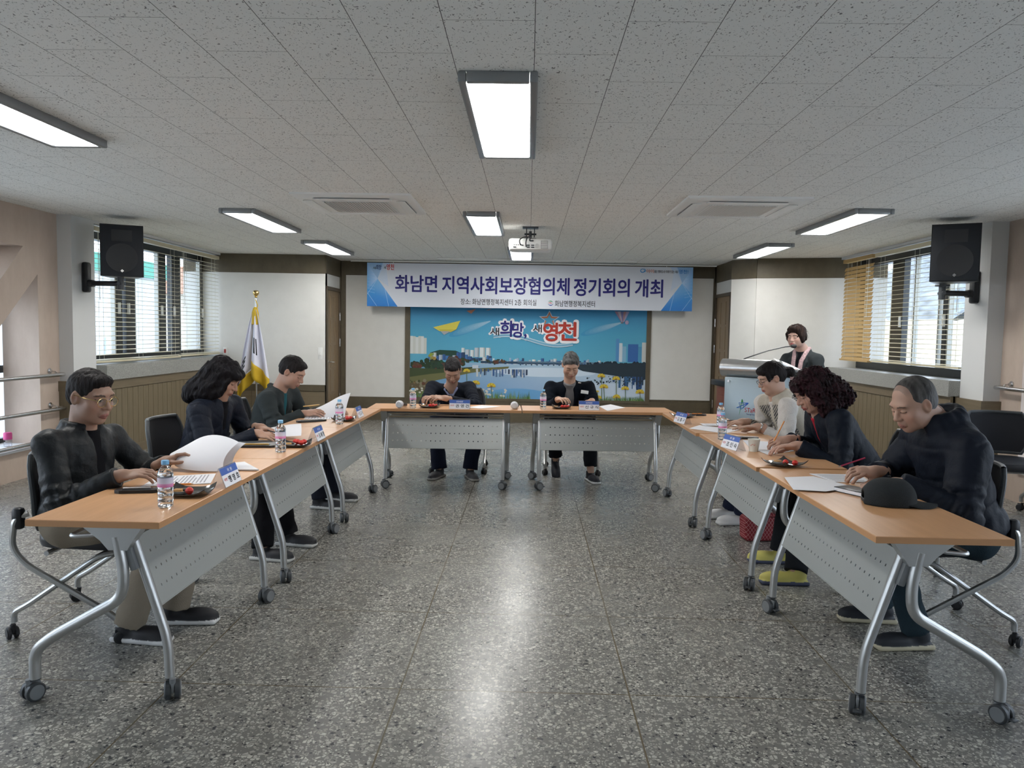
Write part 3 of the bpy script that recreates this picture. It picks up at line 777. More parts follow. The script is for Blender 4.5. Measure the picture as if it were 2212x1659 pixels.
# =================================================================== CHAIRS  (local: faces +y)
def mesh_chair():
    t = thing('office_chair', '-', 'chair')
    # seat pan, rounded
    b = MB(); n = 28; rings = []
    def se(a, c, t_, p=3.2):
        ct, st = math.cos(t_), math.sin(t_); return a*abs(ct)**(2/p)*(1 if ct > 0 else -1), c*abs(st)**(2/p)*(1 if st > 0 else -1)
    prof = [(.9, .405), (.98, .41), (1.0, .43), (1.0, .45), (.96, .466), (.8, .472), (.45, .468), (.02, .466)]
    vs = []; fs = []
    for k, z in prof:
        for j in range(n):
            x, y = se(.235*k, .235*k, 2*PI*j/n); vs.append((x, y+.01, z-.012*max(0, y/.235)))
    for i in range(len(prof)-1):
        for j in range(n): fs.append((i*n+j, i*n+(j+1) % n, (i+1)*n+(j+1) % n, (i+1)*n+j))
    fs.append(tuple(range(n))[::-1]); b.add(vs, fs); b.build('seat', M_pad, t)
    b = MB()   # curved mesh back
    nx, nz = 14, 8; vs = []; fs = []
    def bp(u, v, off=0.):
        hw = .235*(1-.18*abs(2*v-1)**3); x = u*hw
        return (x, -.235-.03*v+.055*u*u*1.1-.0+off+.02*math.sin(v*PI), .49+.33*v)
    for k in (0, .012):
        for j in range(nz+1):
            for i in range(nx+1): vs.append(bp(2*i/nx-1, j/nz, -k))
    N1 = (nx+1)*(nz+1)
    for j in range(nz):
        for i in range(nx):
            a = j*(nx+1)+i; fs.append((a, a+1, a+nx+2, a+nx+1)); fs.append((N1+a, N1+a+nx+1, N1+a+nx+2, N1+a+1))
    b.add(vs, fs); bk = b.build('backrest', M_mesh, t)
    b = MB(); loop = [bp(-1+2*i/12, 1, -.006) for i in range(13)]+[bp(1, 1-j/8, -.006) for j in range(1, 9)]+[bp(1-2*i/12, 0, -.006) for i in range(1, 13)]+[bp(-1, j/8, -.006) for j in range(1, 9)]
    b.tube(loop, .013, 8, cap=False); b.build('back_frame', M_dgrey, bk)
    for s_ in (-1, 1):
        x = s_*.262
        b = MB(); b.tube(fillet([(s_*.235, -.2, .57), (x, -.245, .55), (x, -.262, .42), (x, -.2, .345), (x, .17, .135), (x, .215, .1), (x, .215, .075)], .05, 5), .0135, 10, flat=1.3); b.build('frame_tube', M_silver, t)
        b = MB(); b.tube(fillet([(s_*.22, .2, .40), (s_*.245, .12, .385), (s_*.245, -.2, .16), (s_*.245, -.27, .12), (s_*.245, -.27, .075)], .05, 5), .0125, 10, flat=1.3); b.build('rear_leg', M_silver, t)
        b = MB(); b.rbox((s_*.25, -.235, .55), (.045, .05, .1), .018); b.build('back_joint', M_black, t)
        caster(t, (x, .22, 0), M_black, M_rubber, .027, s_*.5, .016, False); caster(t, (s_*.245, -.28, 0), M_black, M_rubber, .027, -s_*.7, .016, False)
    b = MB(); b.tube([(-.24, .1, .375), (.24, .1, .375)], .012, 8); b.tube([(-.24, -.12, .39), (.24, -.12, .39)], .012, 8); b.build('seat_frame', M_silver, t)
    return t
put = Placer(mesh_chair()); G = 'black mesh chairs on casters'
put((-2.02, 3.60, 0), -PI/2, 'black mesh chair under the person in the leather jacket', G)
put((-2.15, 4.93, 0), -PI/2, 'black mesh chair behind the long-haired person', G)
put((-2.14, 6.25, 0), -PI/2+.1, 'black mesh chair behind the person in the grey blazer', G)
put((-.68, 7.82, 0), PI, 'black mesh chair under the person with folded hands', G)
put((.45, 7.85, 0), PI, 'black mesh chair under the person in a grey sweater', G)
put((2.12, 5.85, 0), PI/2, 'black mesh chair under the person in the knitted vest', G)
put((2.2, 4.85, 0), PI/2, 'black mesh chair behind the curly-haired person', G)
put((2.0, 3.79, 0), PI/2, 'black mesh chair under the bald person in a padded jacket', G)
put((3.83, 6.25, 0), PI*.93, 'empty black mesh chair at the right edge by the lattice wall', G)

# =================================================================== PODIUMS, FLAG, BANNER, PICTURE
t = thing('lectern', 'silver metal lectern with a star logo, beside the speaking person', 'lectern', (2.28, 7.72, 0), -.70)
b = MB(); b.rbox((0, 0, .03), (.56, .48, .06), .01); b.build('base', M_grey, t)
b = MB(); b.rbox((0, .0, .53), (.5, .42, .96), .012); b.build('body', mat('lectern_blue_grey', (.34, .41, .45), .38, .35), t)
b = MB(); b.rbox((0, -.213, .53), (.44, .008, .92), .003); b.build('front_panel', mat('lectern_panel', (.36, .43, .47), .35, .35), t)
b = MB(); b.tube([(-.29, -.16, 1.1), (.29, -.16, 1.1)], .088, 26); b.build('top_roll', mat('brushed_silver', (.55, .56, .57), .25, .85, bump=.05, bscale=8, stretch=(1, 60, 60)), t)
b = MB(); M = Matrix.Translation((0, .12, 1.1)) @ Matrix.Rotation(-.22, 4, 'X'); b.rbox((0, 0, 0), (.58, .52, .03), .008, 0, M); b.rbox((0, .25, .02), (.58, .015, .04), .004, 0, M); b.build('reading_desk', mat('brushed_silver'), t)
b = MB()
for x in (-.2, .2):
    b.lathe([(.012, -.225), (.012, -.217)], 12, (x, 0, .97), axis='y')
b.lathe([(.022, -.31), (.022, -.29)], 16, (0, -.16, 1.1), axis='x'); b.build('bolt', M_chrome, t)
def P2(x, z): return (x, z)
MF = Matrix.Translation((0, -.2185, 0)) @ TY
lg = []
def stroke(p, q, w0, w1, c):
    dx, dz = q[0]-p[0], q[1]-p[1]; L = math.hypot(dx, dz); nx, nz = -dz/L, dx/L
    lg.append(([(p[0]+nx*w0, p[1]+nz*w0), (p[0]-nx*w0, p[1]-nz*w0), (q[0]-nx*w1, q[1]-nz*w1), (q[0]+nx*w1, q[1]+nz*w1)], c))
cx_, cz_, k_ = -.05, .73, .00115
def S(px_, pz_): return (cx_+(px_-830)*k_, cz_-(pz_-690)*k_)
gr, bl, dk = (.05, .35, .06), (.02, .12, .55), (.01, .2, .5)
for a, c, w0, w1, cc in ((S(828, 632), S(806, 768), .006, .001, gr), (S(828, 632), S(846, 704), .006, .003, gr), (S(885, 660), S(780, 706), .006, .003, bl), (S(885, 660), S(822, 718), .006, .002, bl), (S(780, 706), S(846, 704), .003, .003, dk), (S(800, 662), S(885, 660), .002, .006, bl), (S(800, 662), S(822, 718), .002, .003, dk)): stroke(a, c, w0*.75, w1*.75, cc)
art('star_logo', [([(S(770, 620)), (S(770, 621)), (S(771, 621))], (.5, .5, .5))]+lg, t, MF, .0003)
text_obj('logo_lettering', 'STaR', (cx_+.028, cz_-.055, cx_+.14, cz_-.012), t, mat('logo_red', (.5, .02, .02), .5), .004, MF, .002)
text_obj('logo_lettering', 'YeongCheon', (cx_+.045, cz_-.085, cx_+.145, cz_-.066), t, mat('logo_navy', (.02, .03, .2), .5), .01, MF, .002)
t = thing('gooseneck_microphone', 'thin black gooseneck microphone rising from the silver lectern', 'microphone', (2.10, 7.68, 1.17))
b = MB(); g = [(0, 0, .0), (.04, .0, .025), (.28, .05, .105), (.46, .09, .145), (.52, .1, .15)]
b.tube(g, .0055, 8); b.build('neck', M_black, t)
b = MB(); b.lathe([(.001, -.03), (.014, -.025), (.02, 0), (.019, .02), (.001, .034)], 16, (0, 0, 0), 0, Matrix.Translation((.545, .105, .152)), axis='x'); b.build('windscreen', M_rubber, t)
t = thing('wooden_cabinet', 'reddish wooden stand with a black tray top behind the lectern', 'cabinet', (2.72, 9.9, 0), .1)
b = MB(); b.rbox((.0, 0, .39), (.5, .4, .78), .008); b.build('body', wood_mat('mahogany', (.16, .04, .022), (.24, .07, .04), .4), t)
b = MB(); b.rbox((0, 0, .815), (.62, .5, .07), .006); b.build('tray_top', M_black, t)
b = MB(); b.rbox((-.12, -.205, .42), (.2, .012, .6), .004); b.build('door', mat('mahogany'), t)
b = MB(); b.rbox((.12, -.205, .42), (.2, .012, .6), .004); b.build('door', mat('mahogany'), t)

# national flag on a stand
fx, fy = -3.75, 10.6
t = thing('flag', 'white flag with yellow fringe hanging from a pole by the left wall', 'flag', (fx, fy, 0))
b = MB(); b.tube([(0, 0, .05), (0, 0, 1.84)], .014, 12); b.build('pole', M_chrome, t)
b = MB(); b.lathe([(.001, 1.93), (.03, 1.925), (.042, 1.9), (.042, 1.885), (.03, 1.86), (.014, 1.85), (.02, 1.84), (.012, 1.82)][::-1], 20, (0, 0, 0)); b.build('finial', M_gold, t)
b = MB()
for k in range(3):
    a = k*2*PI/3+.6; b.tube([(0, 0, .42), (.3*math.cos(a), .3*math.sin(a), .02)], .009, 8); b.tube([(0, 0, .12), (.17*math.cos(a), .17*math.sin(a), .19)], .006, 6)
b.build('tripod', M_chrome, t)
# hanging cloth: folded sheets
def cloth(name, pf, nu, nv, m, th=.003):
    b = MB(); vs = [pf(i/nu, j/nv) for j in range(nv+1) for i in range(nu+1)]; fs = []
    for j in range(nv):
        for i in range(nu): a = j*(nu+1)+i; fs.append((a, a+1, a+nu+2, a+nu+1))
    b.add(vs, fs); o = b.build(name, m, t, True, 3.)
    md = o.modifiers.new('t', 'SOLIDIFY'); md.thickness = th; return o
M_flag = mat('flag_cloth', (.70, .70, .80), .8, sss=.0); M_fringe = mat('gold_fringe', (.62, .40, .02), .6, bump=.6, bscale=60, stretch=(8, 8, .5)); M_fblk = mat('flag_black', (.01, .01, .012), .8)
def flagf(x0, x1, b0, b1, amp, ph, y0, ztop=1.66):
    def f(u, v):
        z = ztop*(1-v)+(b0*(1-u)+b1*u)*v
        xt = (x0+(x1-x0)*u)*(.12+.88*v**.8)
        return (xt, y0+amp*v**.6*math.sin(u*9+ph+v)+.05*v*(u-.5), z)
    return f
FA = flagf(-.26, .0, .62, .95, .05, 0, -.03); FB = flagf(-.04, .2, .95, .70, .045, 2, -.06)
def sub(f, u0, u1, v0, v1, off): return lambda u, v: (lambda q: (q[0], q[1]-off, q[2]))(f(u0+(u1-u0)*u, v0+(v1-v0)*v))
cl = cloth('flag_cloth', sub(FA, 0, 1, 0, 1, 0), 30, 24, M_flag); cl2 = cloth('flag_cloth', sub(FB, 0, 1, 0, 1, 0), 30, 24, M_flag)
def kid(o, p): o.parent = p; return o
kid(cloth('fringe', lambda u, v: (lambda q: (q[0]*(1+.02*v), q[1]-.004, q[2]-.02-.2*v))(FA(u, 1)), 30, 4, M_fringe), cl)
kid(cloth('fringe', lambda u, v: (lambda q: (q[0]*(1+.02*v), q[1]-.004, q[2]+.02-.22*v))(FB(u, 1)), 30, 4, M_fringe), cl2)
kid(cloth('fringe', sub(FA, .86, 1.0, .1, 1, .006), 4, 20, M_fringe), cl)
for k, (v0, v1) in enumerate(((.7, .735), (.76, .795), (.83, .865))): kid(cloth('trigram_bar', sub(FA, .1, .42, v0, v1, .006), 6, 3, M_fblk), cl)
for u0, u1 in ((.16, .25), (.31, .36)): kid(cloth('trigram_bar', sub(FB, u0, u1, .5, .78, .006), 3, 8, M_fblk), cl2)
b = MB(); b.lathe([(.014, 1.70), (.03, 1.68), (.045, 1.62), (.05, 1.46), (.001, 1.455)][::-1], 18, (.0, -.03, 0)); b.tube(fillet([(0, -.02, 1.8), (.04, -.04, 1.72), (.02, -.05, 1.66)], .02), .006, 6); b.build('tassel', M_fringe, t)

# ---- banner
t = thing('banner', 'wide blue and white printed banner with large navy Korean lettering above the picture', 'banner', (0, 11.82, 0))
x0, x1, z0, z1 = -2.475, 2.465, 1.775, 2.435
b = MB(); b.bb((x0, 0, z0), (x1, .004, z1)); b.build('cloth', mat('banner_cloth', (.66, .69, .76), .6), t, False)
b = MB(); b.tube([(x0-.25, -.0, H-.02), (x1+.35, -.0, H-.02)], .012, 8); b.tube([(x0+.4, 0, z1), (x0+.4, 0, H-.02)], .004, 6); b.tube([(x1-.4, 0, z1), (x1-.4, 0, H-.02)], .004, 6); b.build('hanging_rail', M_white, t)
sh = []
B1, B2, B3, B4 = (.02, .22, .62), (.30, .50, .78), (.50, .64, .84), (.01, .30, .72)
for s_, xe in ((1, x0), (-1, x1)):
    def q(px_, pz_): return (xe+s_*px_, z1-pz_)
    sh.append(([q(0, 0), q(.35, 0), q(.16, .24)], B2)); sh.append(([q(.35, 0), q(.24, 0), q(.16, .24)], B3))
    sh.append(([q(.16, .24), q(.28, .0), q(.33, .36)], (.57, .66, .80)))
    sh.append(([q(0, 0), q(.16, .24), q(0, .42)], [(.25, .48, .82), (.45, .65, .9), (.03, .3, .7)]))
    sh.append(([q(0, .42), q(.16, .24), q(.47, .66), q(0, .66)], [(.02, .28, .7), (.2, .5, .85), (.0, .18, .6), (.0, .16, .55)]))
    for i in range(7):
        for j in range(6): sh.append(([q(.01+.019*j, .13+.05*i+.004*j), q(.02+.019*j, .13+.05*i+.004*j), q(.02+.019*j, .14+.05*i+.004*j), q(.01+.019*j, .14+.05*i+.004*j)], (.22, .50, .84)))
    for a, c in (((0, .45), (.15, .66)), ((.27, .39), (.33, .66)), ((.0, .48), (.16, .24))):
        sh.append(([q(a[0], a[1]), q(a[0]+.006, a[1]), q(c[0]+.006, c[1]), q(c[0], c[1])], (.35, .6, .88)))
MBn = Matrix.Translation((0, -.0005, 0)) @ TY
for k in (0, 1): art('corner_pattern', sh[k*len(sh)//2:(k+1)*len(sh)//2], t, MBn, .00005, mat('print_colours', rough=.45, attr=True))
M_navy = mat('banner_navy', (.012, .01, .16), .55); M_bk = mat('banner_black', (.02, .02, .03), .55); M_rd = mat('banner_red', (.55, .02, .02), .55); M_wh = mat('print_white', (.8, .8, .82), .6)
def bx_(u0, v0, u1, v1):   # photo banner fractions
    W_ = x1-x0; Hh = z1-z0; return (x0+u0*W_, z1-v1*Hh, x0+u1*W_, z1-v0*Hh)
def line_(name, body, u0, v0, u1, v1, m, bold, parent=None, MM=None): return text_obj(name, body, bx_(u0, v0, u1, v1), parent or t, m, bold, MM or MBn, .003)
line_('lettering', '화남면', .088, .28, .216, .655, M_navy, .042)
line_('lettering', '지역사회보장협의체', .233, .285, .623, .675, M_navy, .042)
line_('lettering', '정기회의', .638, .29, .807, .685, M_navy, .042)
line_('lettering', '개최', .825, .295, .909, .69, M_navy, .042)
line_('venue_lettering', '장소: 화남면행정복지센터 2층 회의실', .29, .79, .523, .93, M_bk, .012)
line_('venue_lettering', '화남면행정복지센터', .58, .80, .703, .94, M_bk, .012)
line_('slogan_lettering', '새', .018, .09, .027, .15, M_bk, .03); line_('slogan_lettering', '희망', .028, .05, .044, .16, M_navy, .03)
line_('slogan_lettering', '새', .052, .08, .058, .14, M_bk, .03); line_('slogan_lettering', '영천', .06, .03, .083, .16, M_rd, .03)
line_('slogan_lettering', '아이', .858, .06, .88, .14, mat('banner_orange', (.6, .18, .08), .55), .03)
line_('slogan_lettering', '좋은 행복도시! 미래가 있는 새로', .882, .075, .955, .14, M_bk, .02)
line_('slogan_lettering', '영천!', .957, .055, .985, .145, mat('banner_blue', (.02, .2, .6), .55), .03)
sh = []
def arc(cx, cz, rx, rz, a0, a1, w0, w1, c, n=16):
    pts = []; q = []
    for i in range(n+1):
        a = a0+(a1-a0)*i/n; w_ = w0+(w1-w0)*abs(2*i/n-1); pts.append((cx+(rx+w_)*math.cos(a), cz+(rz+w_)*math.sin(a))); q.append((cx+(rx-w_)*math.cos(a), cz+(rz-w_)*math.sin(a)))
    for i in range(n): sh.append(([pts[i], pts[i+1], q[i+1], q[i]], c))
cz = z0+.085; cx = x0+.566*(x1-x0)
arc(cx, cz+.005, .04, .03, .4, 2.4, .007, .002, (.04, .3, .1)); arc(cx-.005, cz-.01, .035, .02, .2, 2.6, .006, .001, (.6, .05, .05)); arc(cx+.005, cz+.012, .045, .04, 3.6, 5.9, .007, .001, (.02, .05, .35))
cx = x0+.846*(x1-x0); cz = z1-.06
arc(cx, cz, .03, .026, .8, 7.0, .006, .004, (.02, .25, .6)); arc(cx+.022, cz+.004, .022, .022, -2.2, 1.8, .005, .003, (.02, .25, .6))
art('emblem', sh, t, MBn, .00003)
b = MB()

# ---- printed wall picture: river, town, flowers
t = thing('wall_picture', 'large printed picture of a river town under a blue sky on the back wall', 'picture', (0, YB, 0))
b = MB(); b.bb((-1.85, -.02, .375), (1.83, 0, 1.98)); b.build('board', mat('board_back', (.2, .3, .4), .6), t, False)
PX0, PZ0 = 886, 858
def pp(x, y): return (-1.85+(x-886)/511*3.68, .375+(858-y)/193*1.41)
sh = []; R_ = random.Random(11)
def poly(c, *pts): sh.append(([pp(*p) for p in pts], c))
def quad(c, xa, ya, xb, yb): poly(c, (xa, yb), (xb, yb), (xb, ya), (xa, ya))
def disc(c, x, y, rx, ry=None, n=14, a=0):
    ry = ry or rx
    sh.append(([pp(x+rx*math.cos(2*PI*i/n)*math.cos(a)-ry*math.sin(2*PI*i/n)*math.sin(a), y+rx*math.cos(2*PI*i/n)*math.sin(a)+ry*math.sin(2*PI*i/n)*math.cos(a)) for i in range(n)], c))
sky = [(.02, .19, .42), (.03, .23, .46), (.07, .33, .50), (.10, .36, .50)]
ys = [630, 665, 720, 785]
for i in range(3):
    sh.append(([pp(886, ys[i+1]), pp(1397, ys[i+1]), pp(1397, ys[i]), pp(886, ys[i])], [sky[i+1], sky[i+1], sky[i], sky[i]]))
def cloud(x, y, L, hgt, ang, c0=(.05, .28, .48), c1=(.33, .50, .60)):
    for k in range(10):
        f = 1-k/10; disc(tuple(c0[i]*f+c1[i]*(1-f) for i in range(3)), x+L*.08*k, y-math.tan(ang)*L*.08*k, L*.5*f+2, hgt*f+.6, 20, -ang)
cloud(1005, 713, 70, 8, .35); cloud(1290, 708, 70, 7, .3)
# far hills, water, banks
poly((.012, .05, .035), (930, 762), (950, 756), (985, 757), (1000, 763), (1000, 772), (930, 772))
sh.append(([pp(886, 860), pp(1397, 860), pp(1397, 782), pp(886, 782)], [(.05, .22, .48), (.40, .50, .62), (.50, .60, .68), (.16, .33, .5)]))
disc((.52, .62, .72), 1180, 800, 110, 10, 24); disc((.50, .60, .72), 1290, 838, 110, 18, 24); disc((.13, .33, .58), 1120, 850, 70, 14, 24)
def town(xa, xb, base, hmin, hmax, wmin, wmax, cols, step=1.):
    x = xa
    while x < xb:
        w_ = R_.uniform(wmin, wmax); h_ = R_.uniform(hmin, hmax); c = R_.choice(cols); quad(c, x, base-h_, x+w_, base+2)
        if w_ > 5: quad(tuple(v*.6 for v in c), x+w_*.7, base-h_, x+w_, base+2)
        x += w_*step
wcol = [(.55, .6, .62), (.45, .5, .55), (.30, .40, .55), (.65, .66, .62)]; bcol = [(.03, .10, .28), (.05, .16, .38), (.35, .42, .5), (.02, .05, .12), (.55, .58, .58)]
for i in range(6): quad((.52, .54, .5) if i % 2 else (.6, .62, .6), 886+i*6, 728+R_.uniform(-3, 2)+(3 if i > 4 else 0), 892+i*6, 765)
town(998, 1060, 768, 12, 22, 6, 12, wcol[:2]+[(.62, .66, .66)], 1.15)
town(925, 1060, 776, 4, 16, 4, 10, bcol); town(1040, 1280, 782, 3, 12, 3, 8, bcol+wcol, .9); town(1240, 1335, 782, 2, 10, 3, 7, bcol, 1.2)
for x, w_, y, c in ((1332, 7, 726, (.08, .25, .5)), (1339, 7, 735, (.55, .62, .66)), (1346, 8, 742, (.20, .4, .55)), (1358, 22, 737, (.03, .12, .35)), (1380, 8, 742, (.06, .25, .42)), (1388, 9, 733, (.5, .52, .5))): quad(c, x, y, x+w_, 775)
quad((.015, .05, .10), 1040, 778, 1250, 783)
# bridge
quad((.10, .17, .24), 1120, 777, 1330, 780)
for x in range(1125, 1260, 12): quad((.05, .09, .14), x, 779, x+3, 786)
# trees
def tree(x, y, r, c):
    for k in range(10): disc(tuple(v*R_.uniform(.6, 1.3) for v in c), x+R_.uniform(-r, r), y+R_.uniform(-r*.7, r*.7), r*R_.uniform(.3, .6), None, 7)
for i in range(22): tree(R_.uniform(886, 1010), R_.uniform(775, 800), R_.uniform(6, 11), R_.choice([(.01, .03, .02), (.02, .05, .025), (.012, .03, .012), (.10, .04, .02)]))
for i in range(40): tree(R_.uniform(1270, 1397), 784+R_.uniform(-5, 7), R_.uniform(4, 7), (.006, .02, .035))
poly((.015, .03, .045), (1230, 783), (1397, 776), (1397, 812), (1340, 806), (1262, 796))
for i in range(10): tree(R_.uniform(1000, 1100), 780+R_.uniform(-3, 3), 4, R_.choice([(.02, .04, .03), (.08, .04, .02)]))
tree(945-10, 770, 7, (.28, .24, .05))
poly((.13, .13, .05), (886, 812), (960, 800), (1060, 792), (1102, 789), (1100, 793), (1020, 804), (950, 820), (886, 836))
poly((.04, .06, .02), (886, 795), (950, 797), (1000, 793), (1040, 790), (1000, 800), (930, 808), (886, 815))
poly((.10, .08, .04), (886, 828), (940, 822), (930, 850), (886, 858))
for i in range(40): disc(R_.choice([(.18, .12, .05), (.05, .06, .02), (.2, .18, .12), (.10, .04, .02)]), R_.uniform(886, 935), R_.uniform(822, 850), R_.uniform(1, 4))
quad((.5, .55, .6), 1022, 787, 1035, 794)
# reflections
for i in range(46):
    x = R_.uniform(1030, 1140); quad(R_.choice([(.04, .10, .25), (.5, .52, .5), (.08, .15, .28), (.02, .04, .08)]), x, 795, x+R_.uniform(1, 4), 795+R_.uniform(4, 18))
for i in range(26):
    x = R_.uniform(1325, 1395); quad(R_.choice([(.02, .06, .16), (.015, .03, .06), (.04, .12, .25)]), x, 806, x+R_.uniform(2, 6), 812+R_.uniform(4, 22))
for i in range(60): disc((.015, .03, .045), R_.uniform(1270, 1397), 808+R_.gauss(0, 5)+(R_.uniform(0, 14)), R_.uniform(.6, 2.4), None, 6)
# grass and flowers
for i in range(520):
    x = R_.choice([R_.uniform(886, 940), R_.uniform(1000, 1150), R_.uniform(1300, 1397)]); h_ = R_.uniform(4, 20)*(.6 if x > 1300 else 1)
    q_ = R_.uniform(-3, 3); poly(R_.choice([(.10, .20, .04), (.05, .13, .03), (.2, .3, .1), (.15, .25, .12)]), (x-.6, 858), (x+.6, 858), (x+q_, 858-h_))
for i in range(55):
    x = R_.choice([R_.uniform(1022, 1110), R_.uniform(886, 925), R_.uniform(1030, 1060)]); y = R_.uniform(838, 856)
    for k in range(5): a = k*1.257; disc((.62, .62, .58), x+1.6*math.cos(a), y+1.2*math.sin(a), 1.3, .9, 6)
    disc((.5, .4, .08), x, y, .8, None, 6)
for x, y, r in ((1030, 826, 10), (1064, 831, 10), (1010, 800, 8), (1302, 806, 9), (1334, 811, 9), (1308, 829, 10), (1354, 832, 9), (1386, 839, 10), (1296, 852, 8), (1336, 850, 9), (1294, 839, 4)):
    sh.append(([pp(x-.7, y), pp(x+.7, y), pp(x+2.5, 858), pp(x+1.2, 858)], (.08, .14, .04)))
    for k in range(8): a = PI+k*PI/7; disc(((.62, .48, .05), (.5, .36, .03))[k % 2], x+r*.62*math.cos(a), y+r*.42*math.sin(a)+r*.1, r*.36, r*.2, 8, a)
    disc((.30, .14, .02), x, y+1, r*.28, r*.18, 8)
# paper planes, balloon
poly((.62, .55, .08), (936, 708), (995, 693), (986, 712), (950, 716)); poly((.52, .44, .06), (948, 712), (986, 712), (974, 718), (952, 716)); poly((.33, .35, .36), (952, 716), (974, 716), (960, 724))
poly((.45, .2, .12), (1008, 672), (1028, 668), (1018, 678)); poly((.4, .2, .14), (1050, 670), (1062, 667), (1056, 670))
for k, c in enumerate(((.30, .20, .28), (.4, .35, .4), (.16, .16, .34), (.35, .2, .2), (.3, .3, .45))): sh.append(([pp(1327+k*6.4, 668), pp(1333.4+k*6.4, 668), pp(1343.5+k*1.2, 690), pp(1341.5+k*1.2, 690)], c))
quad((.2, .1, .08), 1341, 691, 1346, 693); disc((.35, .3, .42), 1354, 691, 4, 4.5)
# slogan ribbon and star
def ribbon(pts, w_, c):
    for i in range(len(pts)-1):
        a, b_ = pts[i], pts[i+1]; poly(c, (a[0], a[1]-w_), (b_[0], b_[1]-w_), (b_[0], b_[1]+w_), (a[0], a[1]+w_))
cur = [(1067+i*8.6, 733.5-7.5*math.sin(i/20*PI*2*.62+.0)+i*.0+(i/20)**2*6) for i in range(21)]
cur = [(1067+i*8.6, 729+8*math.sin(i/20*PI*1.75+3.6)+i*.35) for i in range(21)]
ribbon(cur, 3.6, (.55, .68, .74)); ribbon(cur, 2.1, (.16, .37, .52))
st = []
for rr, c in ((23, (.45, .62, .72)), (20, (.42, .16, .08)), (14.5, (.06, .30, .48))):
    pts = []
    for k in range(10):
        a = -PI/2+k*PI/5; r = rr if k % 2 == 0 else rr*.45; pts.append((1187+r*math.cos(a)*1.02, 687+r*math.sin(a)*.82+ (2 if rr < 15 else 0)))
    for k in range(10): sh.append(([pp(*pts[k]), pp(*pts[(k+1) % 10]), pp(1187, 688)], c))
MP = Matrix.Translation((0, -.0205, 0)) @ TY
art('print', sh, t, MP, .000006)
M_glow = mat('print_white')
def tl(body, xa, ya, xb, yb, m, bold):
    a = pp(xa, yb); c = pp(xb, ya); g = .02
    text_obj('slogan_outline', body, (a[0]-g, a[1]-g, c[0]+g, c[1]+g), t, M_glow, bold+.09, MP, .0125)
    text_obj('slogan_lettering', body, (a[0], a[1], c[0], c[1]), t, m, bold, MP, .0145)
tl('새', 1060, 707, 1079, 723, M_bk, .05); tl('희', 1082, 692, 1106, 725, M_navy, .05); tl('망,', 1108, 696, 1138, 728, M_navy, .05)
tl('새', 1152, 699, 1171, 715, M_bk, .05); tl('영', 1175, 695, 1205, 733, mat('slogan_red', (.42, .035, .02), .55), .06); tl('천', 1207, 693, 1246, 731, mat('slogan_red'), .06)

